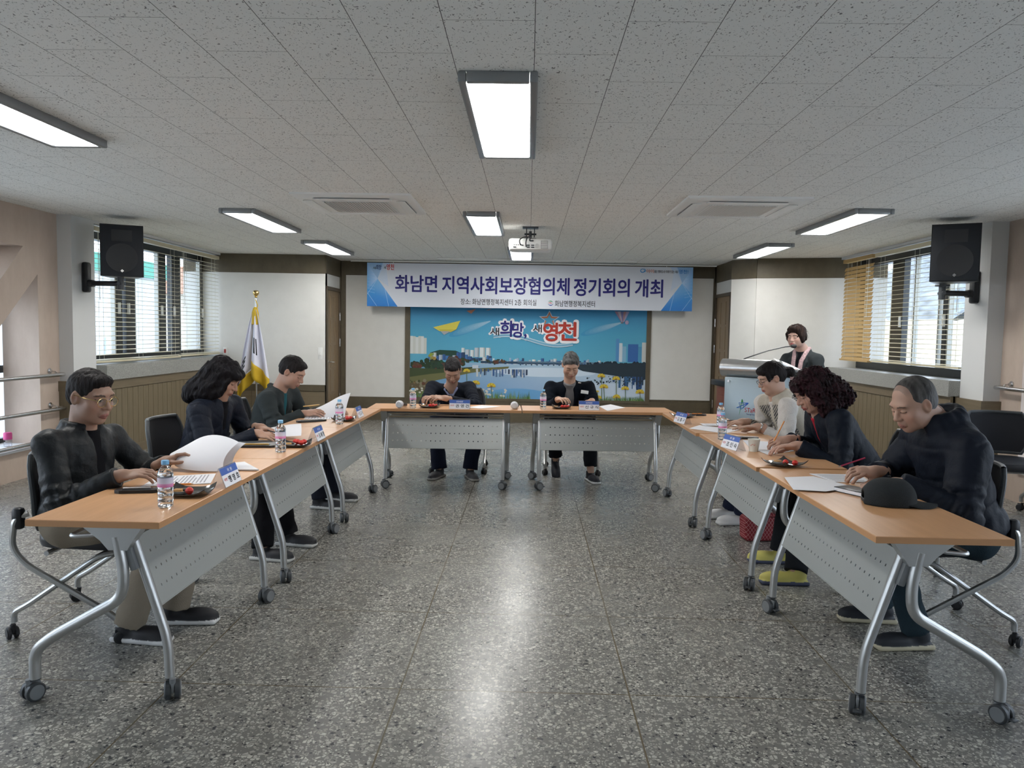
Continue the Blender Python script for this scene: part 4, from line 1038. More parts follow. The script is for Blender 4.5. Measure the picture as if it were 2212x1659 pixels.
# =================================================================== IMPLICIT-SURFACE MODELLER (bodies, hair, clothes)
def _ax(v): return np.asarray(v, float)
class Sdf:
    def __init__(s): s.p = []
    def add(s, lo, hi, fn, k=.02, op='u'): s.p.append((_ax(lo), _ax(hi), fn, k, op)); return s
    def ell(s, c, r, k=.02, R=None, op='u'):
        c = _ax(c); r = _ax(r); R = np.eye(3) if R is None else np.asarray(R); m = np.abs(R) @ r
        def fn(x, y, z):
            q = [(x-c[0])*R[0, i]+(y-c[1])*R[1, i]+(z-c[2])*R[2, i] for i in range(3)]
            k0 = np.sqrt(sum((q[i]/r[i])**2 for i in range(3))); k1 = np.sqrt(sum((q[i]/r[i]**2)**2 for i in range(3)))
            return k0*(k0-1)/np.maximum(k1, 1e-6)
        return s.add(c-m, c+m, fn, k, op)
    def cap(s, a, b, ra, rb=None, k=.02, flat=False, op='u', sq=None):
        a = _ax(a); b = _ax(b); rb = ra if rb is None else rb; d = b-a; L = np.linalg.norm(d)+1e-9; u = d/L
        def fn(x, y, z):
            px, py, pz = x-a[0], y-a[1], z-a[2]; t = np.clip((px*d[0]+py*d[1]+pz*d[2])/L**2, 0, 1)
            w_ = np.sqrt((px-d[0]*t)**2+(py-d[1]*t)**2+(pz-d[2]*t)**2) - (ra+(rb-ra)*t)
            if flat: w_ = np.maximum(w_, (x-b[0])*u[0]+(y-b[1])*u[1]+(z-b[2])*u[2])
            return w_
        m = max(ra, rb); return s.add(np.minimum(a, b)-m, np.maximum(a, b)+m, fn, k, op)
    def chain(s, pts, r, k=.02, op='u'):
        for i in range(len(pts)-1):
            ra, rb = (r[i], r[i+1]) if isinstance(r, (list, tuple)) else (r, r)
            s.cap(pts[i], pts[i+1], ra, rb, k, op=op)
        return s
    def box(s, c, h, r=.01, R=None, k=.02, op='u'):
        c = _ax(c); h = _ax(h); R = np.eye(3) if R is None else np.asarray(R); m = np.abs(R) @ h
        def fn(x, y, z):
            q = [np.abs((x-c[0])*R[0, i]+(y-c[1])*R[1, i]+(z-c[2])*R[2, i])-(h[i]-r) for i in range(3)]
            return np.sqrt(sum(np.maximum(v, 0)**2 for v in q))+np.minimum(np.maximum(np.maximum(q[0], q[1]), q[2]), 0)-r
        return s.add(c-m, c+m, fn, k, op)
    def mesh(s, h, disp=None):
        U_ = [p for p in s.p if p[4] == 'u']
        lo = np.min([p[0] for p in U_], 0)-3*h-.012; hi = np.max([p[1] for p in U_], 0)+3*h+.012
        n = np.ceil((hi-lo)/h).astype(int)+1; g = np.full(n, .5, np.float32)
        ax = [lo[i]+h*np.arange(n[i]) for i in range(3)]
        for a, b, fn, k, op in s.p:
            i0 = np.maximum(np.floor((a-k-2*h-lo)/h).astype(int), 0); i1 = np.minimum(np.ceil((b+k+2*h-lo)/h).astype(int)+1, n)
            if np.any(i1 <= i0): continue
            sl = tuple(slice(i0[i], i1[i]) for i in range(3))
            x = ax[0][sl[0]][:, None, None]; y = ax[1][sl[1]][None, :, None]; z = ax[2][sl[2]][None, None, :]
            d = fn(x, y, z).astype(np.float32); c = g[sl]
            if op == 'u': e = np.maximum(k-np.abs(c-d), 0)/k; g[sl] = np.minimum(c, d)-e*e*k*.25
            elif op == 's': e = np.maximum(k-np.abs(c+d), 0)/k; g[sl] = np.maximum(c, -d)+e*e*k*.25
            else: g[sl] = np.maximum(c, d)
        if disp is not None:
            band = np.argwhere(np.abs(g) < .02)
            P = lo+band*h; g[tuple(band.T)] += disp(P).astype(np.float32)
        return nets(g, lo, h)

def nets(g, lo, h):
    s = g < 0; nx, ny, nz = g.shape
    cs = [(i, j, k) for i in (0, 1) for j in (0, 1) for k in (0, 1)]
    cnt = sum(s[i:nx-1+i, j:ny-1+j, k:nz-1+k].astype(np.int8) for i, j, k in cs)
    act = np.argwhere((cnt > 0) & (cnt < 8)); idm = np.full(cnt.shape, -1, np.int32); idm[tuple(act.T)] = np.arange(len(act))
    acc = np.zeros((len(act), 3)); num = np.zeros(len(act))
    for a in cs:
        for ax in range(3):
            if a[ax]: continue
            b = list(a); b[ax] = 1
            va = g[act[:, 0]+a[0], act[:, 1]+a[1], act[:, 2]+a[2]]; vb = g[act[:, 0]+b[0], act[:, 1]+b[1], act[:, 2]+b[2]]
            m = (va < 0) != (vb < 0); t = np.where(m, va/np.where(m, va-vb, 1), 0)
            p = np.tile(np.array(a, float), (len(act), 1)); p[:, ax] += t
            acc += p*m[:, None]; num += m
    V = lo+(act+acc/num[:, None])*h
    F = []
    for ax in range(3):
        o1, o2 = [(1, 2), (2, 0), (0, 1)][ax]
        sl0 = [slice(None)]*3; sl1 = [slice(None)]*3; sl0[ax] = slice(0, -1); sl1[ax] = slice(1, None)
        A = s[tuple(sl0)]; B = s[tuple(sl1)]; E = np.argwhere(A != B)
        E = E[(E[:, o1] > 0) & (E[:, o2] > 0) & (E[:, o1] < g.shape[o1]-1) & (E[:, o2] < g.shape[o2]-1)]
        fl = A[tuple(E.T)]
        d1 = np.zeros(3, int); d1[o1] = 1; d2 = np.zeros(3, int); d2[o2] = 1
        q = [idm[tuple((E-x).T)] for x in (d1+d2, d2, 0*d1, d1)]
        Q = np.stack(q, 1); Q = np.where(fl[:, None], Q, Q[:, ::-1]); F.append(Q)
    F = np.concatenate(F); F = F[(F >= 0).all(1)]
    return V, F

def np_obj(name, parts, m, parent, col=None, origin=(0, 0, 0)):
    "parts = list of (V, F); joined into one mesh object; col(P) -> rgb"
    V = np.concatenate([p[0] for p in parts]); off = 0; Fs = []
    for v, f in parts: Fs.append(f+off); off += len(v)
    F = np.concatenate(Fs); me = bpy.data.meshes.new(name)
    me.vertices.add(len(V)); me.vertices.foreach_set('co', (V-np.asarray(origin)).astype(np.float32).ravel())
    me.loops.add(F.size); me.loops.foreach_set('vertex_index', F.ravel().astype(np.int32))
    me.polygons.add(len(F)); me.polygons.foreach_set('loop_start', np.arange(0, F.size, 4, dtype=np.int32))
    me.polygons.foreach_set('use_smooth', np.ones(len(F), bool)); me.update(calc_edges=True)
    if col is not None:
        c = np.ones((len(V), 4), np.float32); c[:, :3] = col(V); a = me.color_attributes.new('Col', 'FLOAT_COLOR', 'POINT'); a.data.foreach_set('color', c.ravel())
    me.materials.append(m); o = bpy.data.objects.new(name, me); COL.objects.link(o); o.parent = parent
    return o

def noise3(P, f, seed, n=6):
    r = np.random.RandomState(seed); o = 0
    for i in range(n):
        d = r.normal(size=3); d /= np.linalg.norm(d); o = o+np.sin(P @ (d*f*r.uniform(.6, 1.6))+r.uniform(0, 6.3)+1.2*np.sin(P @ (r.normal(size=3)*f*.4)))
    return o/n**.5

def frame(y, up=(0, 0, 1)):
    y = _ax(y); y = y/np.linalg.norm(y); x = np.cross(y, _ax(up)); x /= np.linalg.norm(x); z = np.cross(x, y)
    return np.stack([x, y, z], 1)      # columns = local axes in world
def rotx(R, a):  # rotate about local x (positive lifts y towards z)
    c, s = math.cos(a), math.sin(a); return R @ np.array([[1, 0, 0], [0, c, -s], [0, s, c]])

def hand(sd, W_, dr, up, ts, curl=(.35, .5, .4), sc=1., spread=.06, thumb=(.62, .70, -.35)):
    "W_ wrist, dr finger direction, up back-of-hand direction, ts thumb side (+1 = +x of frame)"
    W_ = _ax(W_); R = frame(dr, up); L = lambda x, y, z: W_+R @ (_ax((x, y, z))*sc)
    sd.cap(L(0, -.05, 0), L(0, .02, 0), .027*sc, .026*sc, .012)
    sd.ell(L(0, .052, -.001), _ax((.043, .052, .0155))*sc, .012, R)
    sd.ell(L(ts*.022, .035, -.010), _ax((.021, .035, .015))*sc, .012, R)
    lens = ((.043, .027, .021), (.047, .031, .023), (.044, .028, .022), (.034, .021, .019))
    for i in range(4):
        x = ts*(.031-.0205*i); base = L(x, .088-(.006 if i in (0,) else .004*abs(i-1)), .001)
        a = 0; Rf = R.copy(); sp = ts*(spread*(1.5-i)); c, s = math.cos(sp), math.sin(sp)
        Rf = R @ np.array([[c, s, 0], [-s, c, 0], [0, 0, 1]]); p = base; r = .0092-.0006*(i == 3)
        cu = curl[i] if isinstance(curl[0], (tuple, list)) else curl
        for j in range(3):
            Rf = rotx(Rf, -cu[j]); q = p+Rf[:, 1]*lens[i][j]*sc; sd.cap(p, q, (r-.0006*j)*sc, (r-.0006*(j+1))*sc, .0035); p = q
    t = _ax((ts*thumb[0], thumb[1], thumb[2])); t /= np.linalg.norm(t)
    p0 = L(ts*.022, .018, -.008); p1 = p0+R @ t*.043*sc; t2 = _ax((ts*thumb[0]*.5, thumb[1]+.15, thumb[2]*.8)); t2 /= np.linalg.norm(t2)
    p2 = p1+R @ t2*.034*sc; t3 = _ax((ts*thumb[0]*.2, thumb[1]+.2, thumb[2]*.8)); t3 /= np.linalg.norm(t3); p3 = p2+R @ t3*.024*sc
    sd.cap(p0, p1, .014*sc, .0115*sc, .008); sd.cap(p1, p2, .0115*sc, .0105*sc, .004); sd.cap(p2, p3, .0105*sc, .0085*sc, .004)
    return R

M_skin = mat('skin', rough=.5, attr=True, sss=.12, bump=.05, bscale=250)
M_hair = mat('hair', rough=.55, attr=True, bump=.9, bscale=70, stretch=(1, 1, .25), spec=.12)
M_hairc = mat('hair_curly', rough=.5, attr=True, bump=1., bscale=110, spec=.12)
M_cloth = mat('cloth', rough=.9, attr=True, bump=.35, bscale=260, spec=.15)
M_knit = mat('knit', rough=.9, attr=True, bump=.5, bscale=160, spec=.15)
M_leather = mat('leather', rough=.5, attr=True, bump=.6, bscale=30, spec=.3)
M_padded = mat('padded_nylon', rough=.6, attr=True, bump=.45, bscale=28, spec=.22)
M_shoe = mat('shoe_material', rough=.6, attr=True)

def head_geo(Hc, R, o):
    "skin surface of head, features in head frame (x right, y face, z up)"
    sd = Sdf(); s_ = o.get('hs', 1.); L = lambda x, y, z: _ax(Hc)+R @ (_ax((x, y, z))*s_)
    E = lambda c, r, k=.02, op='u', Rr=None: sd.ell(L(*c), _ax(r)*s_, k, R if Rr is None else R @ Rr, op)
    jw = o.get('jaw', 1.)
    E((0, -.014, .032), (.077, .097, .086))
    E((0, .030, -.030), (.064*jw, .062, .080), .03)
    E((0, .046, -.082), (.040*jw, .036, .030), .03)
    E((0, .064, -.102), (.022, .018, .014), .02)
    for x in (-1, 1):
        E((x*.040*jw, .056, -.032), (.027, .024, .026), .022)
        E((x*.045*jw, .02, -.07), (.022, .035, .03), .03)
    E((0, .078, .026), (.052, .016, .013), .02)
    for x in (-1, 1): E((x*.031, .101, .002), (.019, .014, .0125), .014, 's')
    sd.cap(L(0, .084, .012), L(0, .108, -.030), .0085*s_, .0125*s_, .010)
    for x in (-1, 1): E((x*.0125, .098, -.034), (.009, .010, .0085), .007)
    for x in (-1, 1): E((x*.0065, .103, -.042), (.0035, .005, .003), .003, 's')
    for x in (-1, 1): E((x*.031, .0765, .001), (.0165, .0135, .0125), .004)
    E((0, .088, -.060), (.024, .013, .016), .012)
    mo = o.get('mouth', 0.)
    sd.chain([L(-.023, .088, -.070), L(-.008, .0975, -.0655), L(.008, .0975, -.0655), L(.023, .088, -.070)], [.003*s_, .0052*s_, .0052*s_, .003*s_], .004)
    sd.chain([L(-.022, .087, -.0725), L(0, .096, -.0770-mo), L(.022, .087, -.0725)], [.003*s_, .0062*s_, .003*s_], .004)
    sd.chain([L(-.021, .094, -.0712), L(0, .104, -.0712), L(.021, .094, -.0712)], .0014*s_, .002, 's')
    for x in (-1, 1):
        c, q = math.cos(x*.35), math.sin(x*.35); Rz = np.array([[c, -q, 0], [q, c, 0], [0, 0, 1]])
        E((x*.079, -.008, -.006), (.0085, .019, .032), .008, 'u', Rz)
        E((x*.086, -.004, -.004), (.006, .009, .019), .006, 's', Rz)
    N = _ax(o['neck']); nr = o.get('nr', .056)
    sd.cap(L(0, -.03, -.055), N, nr*s_, nr*1.08, .035)
    return sd
def head_paint(Hc, R, o):
    Hc = _ax(Hc); s_ = o.get('hs', 1.); skin = _ax(o.get('skin', (.50, .30, .21))); lip = _ax(o.get('lip', (.40, .16, .13))); brow = _ax(o.get('brow', (.03, .022, .018)))
    def f(P):
        q = (P-Hc) @ R / s_; x, y, z = q[:, 0], q[:, 1], q[:, 2]; ax = np.abs(x); c = np.tile(skin, (len(P), 1))
        def mixin(w_, col): c[:] = c*(1-w_[:, None])+_ax(col)*w_[:, None]
        near = (np.abs(z) < .16) & (ax < .12) & (np.abs(y) < .14)
        mixin(.35*np.exp(-((ax-.045)**2/.0006+(z+.032)**2/.0006))*(y > .02)*near, skin*_ax((1.05, .75, .72)))
        mixin(.35*np.exp(-((z+.004)**2/.00012))*(ax > .076)*near, skin*_ax((1.0, .65, .6)))
        lipm = (ax < .024) & (np.abs(z+.0712) < .0125*(1-(ax/.026)**2)+.002) & (y > .085) & near; mixin(lipm*.8, lip)
        mixin(((np.abs(z+.0712) < .0013) & (ax < .022) & (y > .08) & near)*.8, (.05, .02, .018))
        zb = .021+.004*np.sin((ax-.012)/.04*PI); mixin(((np.abs(z-zb) < .0040) & (ax > .012) & (ax < .052) & (y > .05) & near)*o.get('browd', .85), brow)
        if o.get('open'):
            mixin(((np.abs(z-.0) < .0042*(1-((ax-.031)/.017)**2)) & (np.abs(ax-.031) < .016) & (y > .072) & near)*.9, (.45, .42, .40))
            mixin(((np.abs(z-.0) < .0042) & (np.abs(ax-.031) < .0055) & (y > .078) & near)*1., (.012, .008, .006))
            mixin(((np.abs(z-.0048) < .0014) & (np.abs(ax-.031) < .017) & (y > .07) & near)*.9, (.02, .012, .01))
        else:
            ze = -.0052+.12*(ax-.031)**2/.01; mixin(((np.abs(z-ze) < .0018) & (np.abs(ax-.031) < .0165) & (y > .068) & near)*.95, (.03, .018, .015))
            mixin(((np.abs(z-.010) < .0010) & (np.abs(ax-.031) < .016) & (y > .068) & near)*.35, skin*.4)
        if o['hair'] == 'thin': mixin(.45*(z > .055)*(y < .055)*near*np.clip((z-.055)/.03, 0, 1), (.07, .06, .055))
        return c
    return f

def hair_geo(Hc, R, o):
    st = o['hair']; s_ = o.get('hs', 1.); L = lambda x, y, z: _ax(Hc)+R @ (_ax((x, y, z))*s_); sd = Sdf()
    E = lambda c, r, k=.02, op='u': sd.ell(L(*c), _ax(r)*s_, k, R, op)
    am, fr = .0028, 120
    if st in ('short', 'quiff', 'thin'):
        t = {'short': .0, 'quiff': .003, 'thin': .0}[st]
        E((0, -.020, .034), (.081+t, .099+t, .091+t)); E((0, -.045, -.01), (.074, .066, .06), .02)
        if st == 'quiff': E((.01, .048, .088), (.052, .045, .026), .02)
        if st == 'short': E((0, .046, .082), (.055, .04, .028), .02)
        E((0, .085, -.035), (.090, .070, .092 if st != 'thin' else .130), .014, 's')      # face
        if st == 'thin': E((0, .098, .062), (.074, .088, .066), .012, 's')
        E((0, -.03, -.115), (.11, .13, .062), .01, 's')      # nape
        for x in (-1, 1): E((x*.088, .008, -.028), (.020, .036, .042), .008, 's')
        am = .0022 if st != 'thin' else .0007
    elif st == 'updo':
        E((0, -.018, .036), (.086, .101, .093)); E((0, -.05, -.0), (.076, .066, .07), .02); E((0, .055, .075), (.066, .04, .034), .02)
        E((0, .092, -.040), (.092, .068, .088), .010, 's'); E((0, -.02, -.125), (.11, .13, .065), .01, 's')
        for x in (-1, 1): E((x*.09, .004, -.02), (.021, .032, .038), .010, 's'); E((x*.070, .050, .02), (.010, .014, .035), .015)
        E((0, -.135, .005), (.035, .05, .03), .02); E((0, -.165, -.02), (.028, .03, .035), .02); am = .0016
    elif st == 'bob':
        E((0, -.018, .04), (.094, .112, .096)); E((0, -.06, -.01), (.088, .062, .075), .02)
        for x in (-1, 1): E((x*.078, .010, .0), (.026, .05, .06), .02)
        E((0, .05, .085), (.07, .052, .038), .02)
        E((0, .105, -.03), (.070, .066, .088), .008, 's'); E((0, -.01, -.13), (.12, .13, .06), .01, 's'); am, fr = .006, 90
    elif st == 'long':
        E((0, -.02, .036), (.096, .112, .098)); E((0, .055, .06), (.076, .052, .045), .02)
        for x in (-1, 1):
            E((x*.078, .018, -.03), (.034, .062, .09), .03); E((x*.075, -.02, -.115), (.05, .07, .08), .04)
        E((0, -.085, -.09), (.095, .07, .13), .05); E((0, -.115, -.175), (.10, .07, .09), .05)
        E((0, .122, -.035), (.046, .062, .084), .008, 's'); am, fr = .0065, 75
    elif st == 'curly':
        E((0, -.02, .036), (.096, .112, .096)); E((0, .05, .062), (.076, .052, .044), .02)
        for x in (-1, 1):
            E((x*.080, .01, -.03), (.034, .06, .09), .03); E((x*.075, -.01, -.13), (.05, .06, .07), .04)
        E((0, -.10, -.06), (.11, .075, .13), .05); E((0, -.15, -.11), (.10, .06, .09), .04)
        E((.0, .122, -.035), (.050, .066, .092), .008, 's'); am, fr = .009, 110
    seed = o.get('seed', 1)
    def disp(P):
        q = (P-_ax(Hc)) @ R; q = q*_ax((1, 1, .45)) if st != 'curly' else q
        return am*(.7*noise3(q, fr, seed)+.5*noise3(q, fr*2.3, seed+5))
    return sd, disp

def hair_strands(Hc, R, o, n, lo, hi, ln, r=.0012):
    b = MB(); rd = random.Random(o.get('seed', 1)); s_ = o.get('hs', 1.)
    for i in range(n):
        a = rd.uniform(0, 2*PI); e = rd.uniform(lo, hi); x, y, z = .095*math.cos(a)*math.cos(e), -.02+.108*math.sin(a)*math.cos(e), .03+.09*math.sin(e)
        if y > .03 and z < .05: continue
        p = np.array((x, y, z)); dr = p-np.array((0, -.02, .03)); dr /= np.linalg.norm(dr); pts = []
        for k in range(7):
            t = k/6; w_ = .006*math.sin(t*9+i); q = p+dr*(.004+.022*t)+np.array((w_, w_*.7, -ln*t*t-.01*t)); pts.append(tuple(_ax(Hc)+R @ (q*s_)))
        b.tube(pts, [r*(1-.8*k/6) for k in range(7)], 4)
    return b

def person(label, J, o):
    """J: world joints P pelvis, N neck base, H head centre, SL/SR shoulders, EL/ER elbows, WL/WR wrists, KL/KR knees, AL/AR ankles.
       L and R are the person's own sides."""
    g = {k: _ax(v) for k, v in J.items()}
    org = np.array((g['P'][0], g['P'][1], 0.)); root = thing('person', label, 'person', tuple(org))
    up = g['N']-g['P']; up /= np.linalg.norm(up); rt = g['SR']-g['SL']; rt -= up*(rt @ up); sw = np.linalg.norm(g['SR']-g['SL']); rt /= np.linalg.norm(rt); fw = np.cross(up, rt)
    T = np.stack([rt, fw, up], 1); A = lambda b_, x, y, z: g[b_]+T @ _ax((x, y, z))
    RH = frame(o['face'], o.get('hup', (0, 0, 1))); hres = o.get('hres', .0034)
    o.setdefault('neck', tuple(A('N', 0, .0, .0))); sk = o.get('skin', (.50, .30, .21))
    # ---- body: one figure, head + trunk + limbs + hands
    head = head_geo(g['H'], RH, o).mesh(hres)
    bd = Sdf(); TL = np.linalg.norm(g['N']-g['P'])
    bd.ell(A('N', 0, -.005, -.17), (.13, .085, .16), .05, T); bd.ell(A('P', 0, .0, TL*.3), (.12, .09, .15), .05, T); bd.ell(A('P', 0, 0, .02), (.14, .10, .11), .05, T)
    bd.cap(A('N', 0, 0, -.02), A('N', 0, .0, .035), .054, .054, .03)
    for s_ in 'LR':
        bd.cap(A('N', 0, -.01, -.03), g['S'+s_], .045, .045, .04); bd.cap(g['S'+s_], g['E'+s_], .044, .036, .03); bd.cap(g['E'+s_], g['W'+s_], .037, .025, .02)
        x = -.085 if s_ == 'L' else .085
        hp = A('P', x, .03, -.02); bd.cap(hp, g['K'+s_], .072, .052, .04); bd.cap(g['K'+s_], g['A'+s_], .05, .035, .03)
    body = [head, bd.mesh(.011)]
    for s_ in 'LR':
        hd = o.get('hand'+s_)
        if not hd: continue
        h_ = Sdf(); el = g['E'+s_]; w_ = g['W'+s_]; u_ = (w_-el)/np.linalg.norm(w_-el)
        h_.cap(w_-u_*.07, w_, .029, .026, .01)
        hand(h_, w_, hd[0], hd[1], hd[2], *hd[3:]); body.append(h_.mesh(o.get('fres', .0032)))
    pf = head_paint(g['H'], RH, o)
    np_obj('body', body, M_skin, root, pf, org)
    # ---- hair
    hg, hd_ = hair_geo(g['H'], RH, o); hc = _ax(o.get('haircol', (.012, .010, .010))); hc2 = _ax(o.get('haircol2', tuple(hc*1.6)))
    def hp_(P):
        w_ = np.clip(.5+.5*noise3((P-g['H']) @ RH*_ax((1, 1, .3)), 160, 3), 0, 1)[:, None]; c = hc*(1-w_)+hc2*w_
        if o.get('grey'):
            q = (P-g['H']) @ RH; k = np.clip((.05-q[:, 2])/.09, 0, 1)[:, None]*o['grey']; c = c*(1-k)+_ax((.22, .22, .23))*k
        return c
    ho = np_obj('hair', [hg.mesh(.0036 if hres < .004 else .0042, hd_)], M_hairc if o['hair'] == 'curly' else M_hair, root, hp_, org)
    if o['hair'] in ('long', 'curly', 'bob'):
        b = hair_strands(g['H']-org, RH, o, 170 if o['hair'] != 'bob' else 60, -.5, 1.2, .16 if o['hair'] != 'bob' else .03)
        mm = mat('hair_strand_%d' % int(hc[0]*1e4), tuple(hc*1.3), .5); so = b.build('loose_strands', mm, ho); so['kind'] = 'stuff'
    # ---- clothes
    cf = o.get('fit', 1.)
    tc_ = _ax(o.get('trousers', (.012, .014, .022)))
    tr = Sdf(); tr.ell(A('P', 0, -.005, .03), (.172*cf, .125*cf, .13), .05, T)
    for s_ in 'LR':
        x = -.088 if s_ == 'L' else .088; hp = A('P', x, .02, -.01)
        tr.cap(hp, g['K'+s_], .088, .068, .05); d = g['A'+s_]-g['K'+s_]; tr.cap(g['K'+s_], g['K'+s_]+d*o.get('hem', 1.02), .067, o.get('hemr', .064), .03, True)
    np_obj('trousers', [tr.mesh(.009, lambda P: .0035*noise3(P, 28, 4)+.0015*noise3(P, 70, 8))], M_cloth, root, lambda P: np.tile(tc_, (len(P), 1)), org)
    if o.get('shirt'):
        sh_ = Sdf(); sh_.ell(A('N', 0, .010*cf, -.17), (.130*cf, .094*cf, .17), .05, T); sh_.ell(A('P', 0, .010, TL*.33), (.125*cf, .105*cf, .17), .05, T)
        col = o.get('shirtcollar')
        if col == 'turtle': sh_.cap(A('N', 0, .0, -.03), A('N', 0, .008, .052), .066, .061, .03, True)
        elif col == 'crew': sh_.cap(A('N', 0, .0, -.05), A('N', 0, .006, .012), .07, .066, .03, True)
        elif col == 'shirt':
            for x in (-1, 1): sh_.chain([A('N', 0, -.06, .035), A('N', x*.058, -.03, .03), A('N', x*.062, .03, .012), A('N', x*.018, .085, -.035)], [.013, .013, .013, .010], .006)
        sc_ = _ax(o['shirt']); np_obj('shirt', [sh_.mesh(.007, lambda P: .002*noise3(P, 45, 2))], M_cloth, root, lambda P: np.tile(sc_, (len(P), 1)), org)
    jk = Sdf(); jc = _ax(o['jacket']); w_ = sw/2; th = o.get('thick', .0)
    jk.ell(A('N', 0, -.008, -.165), (w_*.86+th, .112*cf+th, .19), .05, T); jk.ell(A('N', 0, -.02, -.10), (w_*.95+th, .10*cf+th, .11), .05, T)
    jk.ell(A('P', 0, .0, TL*.36), (.160*cf+th, .125*cf+th, .2), .06, T); jk.ell(A('P', 0, -.002, .05), (.182*cf+th, .138*cf+th, .12), .05, T)
    for s_ in 'LR':
        jk.cap(A('N', 0, -.012, -.030), g['S'+s_], .050+th*.5, .054+th*.6, .05)
        el, wr, sl = g['E'+s_], g['W'+s_], g['S'+s_]; u_ = (wr-el)/np.linalg.norm(wr-el)
        jk.cap(sl, el, .063+th, .058+th, .04); jk.cap(el, wr-u_*o.get('cuff', .015), .057+th, .042+th*.6, .025, True)
        jk.ell(el, (.056+th,)*3, .02)
        jk.cap(wr-u_*.05, wr+u_*.03, .028, .029, .004, op='s')
    fo = o.get('open_front', .0)
    if fo:
        a = A('N', 0, .10, .03); c = A('N', 0, .155, -o.get('open_len', .30)); jk.cap(a, c, fo, .012, .012, op='s')
    cz = o.get('collar')
    if cz == 'stand':
        ring = [A('N', (.072+th)*math.sin(a), -.01-(.074+th)*math.cos(a), .03+.0*a) for a in np.linspace(-2.35, 2.35, 13)]; jk.chain(ring, .016+th*.4, .012)
        ring = [A('N', (.080+th)*math.sin(a), -.01-(.08+th)*math.cos(a), .0) for a in np.linspace(-2.35, 2.35, 13)]; jk.chain(ring, .020+th*.4, .02)
    if cz == 'lapel':
        ring = [A('N', .071*math.sin(a), -.012-.068*math.cos(a), .024-.008*abs(a)) for a in np.linspace(-2.0, 2.0, 11)]; jk.chain(ring, .014, .012)
        for x in (-1, 1):
            jk.chain([A('N', x*.066, .035, -.01), A('N', x*.080, .088, -.09), A('N', x*.052, .118, -.18), A('N', x*.016, .138, -.28)], [.014, .021, .018, .006], .006)
    def jd(P):
        d = .004*noise3(P, 24, o.get('seed', 1)+3)+.0022*noise3(P, 62, o.get('seed', 1)+9)
        for s_ in 'LR':
            for a_, b_, ctr in ((g['S'+s_], g['E'+s_], 1.), (g['E'+s_], g['W'+s_], 0.)):
                v = b_-a_; tt = np.clip(((P-a_) @ v)/(v @ v), 0, 1); dist = np.linalg.norm((P-a_)-tt[:, None]*v, axis=1); Ls = np.linalg.norm(v)
                ph = tt*Ls*115+1.6*noise3(P, 16, o.get('seed', 1)+hash(s_) % 3*0+ord(s_)); d = d+.0062*np.sin(ph)*np.exp(-((tt-ctr)/.42)**2)*(dist < .09)
        if o.get('quilt'):
            q = (P-g['P']) @ T; a_ = np.abs(np.sin((q[:, 0]+q[:, 1]+q[:, 2])*o['quilt'])); c_ = np.abs(np.sin((q[:, 0]+q[:, 1]-q[:, 2])*o['quilt'])); d = d*.6+.004*np.exp(-6*np.minimum(a_, c_))
        if o.get('channels'):
            q = (P-g['P']) @ T; d = d+.006*np.exp(-5*np.abs(np.sin(q[:, 2]*o['channels'])))
        return d
    pat = o.get('pattern')
    def jp(P):
        c = np.tile(jc, (len(P), 1))
        if pat: c = pat(P, (P-g['P']) @ T, g, T, c)
        return c
    np_obj(o.get('jname', 'jacket'), [jk.mesh(o.get('jres', .0065), jd)], o.get('jmat', M_cloth), root, jp, org)
    # ---- shoes
    for s_ in 'LR':
        if o.get('noshoes'): break
        a = g['A'+s_]; fd = _ax(o.get('foot'+s_, o.get('foot', (fw[0], fw[1], 0)))); Rf = frame(fd); L = lambda x, y, z: a+Rf @ _ax((x, y, z)); s0 = a[2]
        z0 = -s0 if abs(Rf[2, 1]) < .2 else -.075
        sd = Sdf(); sd.box(L(0, .06, z0+.014), (.043, .135, .013), .012, Rf, .01); sd.ell(L(0, .155, z0+.016), (.047, .05, .014), .01, Rf)
        sd.ell(L(0, .10, z0+.04), (.043, .10, .034), .02, Rf); sd.ell(L(0, -.01, z0+.052), (.037, .055, .046), .02, Rf); sd.cap(L(0, -.012, z0+.07), L(0, -.012, z0+.095), .038, .04, .015, True)
        c1, c2 = _ax(o.get('shoe', (.015, .015, .018))), _ax(o.get('sole', (.5, .5, .48)))
        def sp_(P, a=a, Rf=Rf, z0=z0): q = (P-a) @ Rf; return np.where((q[:, 2] < z0+.026)[:, None], c2, c1)
        np_obj('shoe', [sd.mesh(.005)], M_shoe, root, sp_, org)
    return root, g, T, RH, org

def attach(b, name, m, root, org, **k):
    b.v = [(p[0]-org[0], p[1]-org[1], p[2]-org[2]) for p in b.v]; return b.build(name, m, root, **k)
def glasses(root, org, Hc, R, s_=1., m=None, rx=.022, rz=.019):
    L = lambda x, y, z: tuple(_ax(Hc)+R @ (_ax((x, y, z))*s_)); b = MB(); m = m or M_chrome
    for x in (-1, 1): b.tube([L(x*.032+rx*math.cos(a), .103-.05*abs(x*.032+rx*math.cos(a))**1.0*.4, -.004+rz*math.sin(a)) for a in np.linspace(0, 2*PI, 25)], .0013, 5, cap=False)
    b.tube([L(-.011, .103, .0), L(0, .107, .004), L(.011, .103, .0)], .0013, 5)
    for x in (-1, 1): b.tube([L(x*.053, .101, .004), L(x*.076, .06, .006), L(x*.083, -.005, .008), L(x*.084, -.03, -.01)], .0013, 5)
    o = attach(b, 'glasses', m, root, org); b = MB()
    for x in (-1, 1):
        c = [L(x*.032+rx*.95*math.cos(a), .102-.02*abs(x*.032+rx*math.cos(a)), -.004+rz*.95*math.sin(a)) for a in np.linspace(0, 2*PI, 20, endpoint=False)]; b.add(c, [tuple(range(20))])
    g_ = attach(b, 'lens', M_glass, o, org); return o

# =================================================================== THE PEOPLE
def J(**k): return k
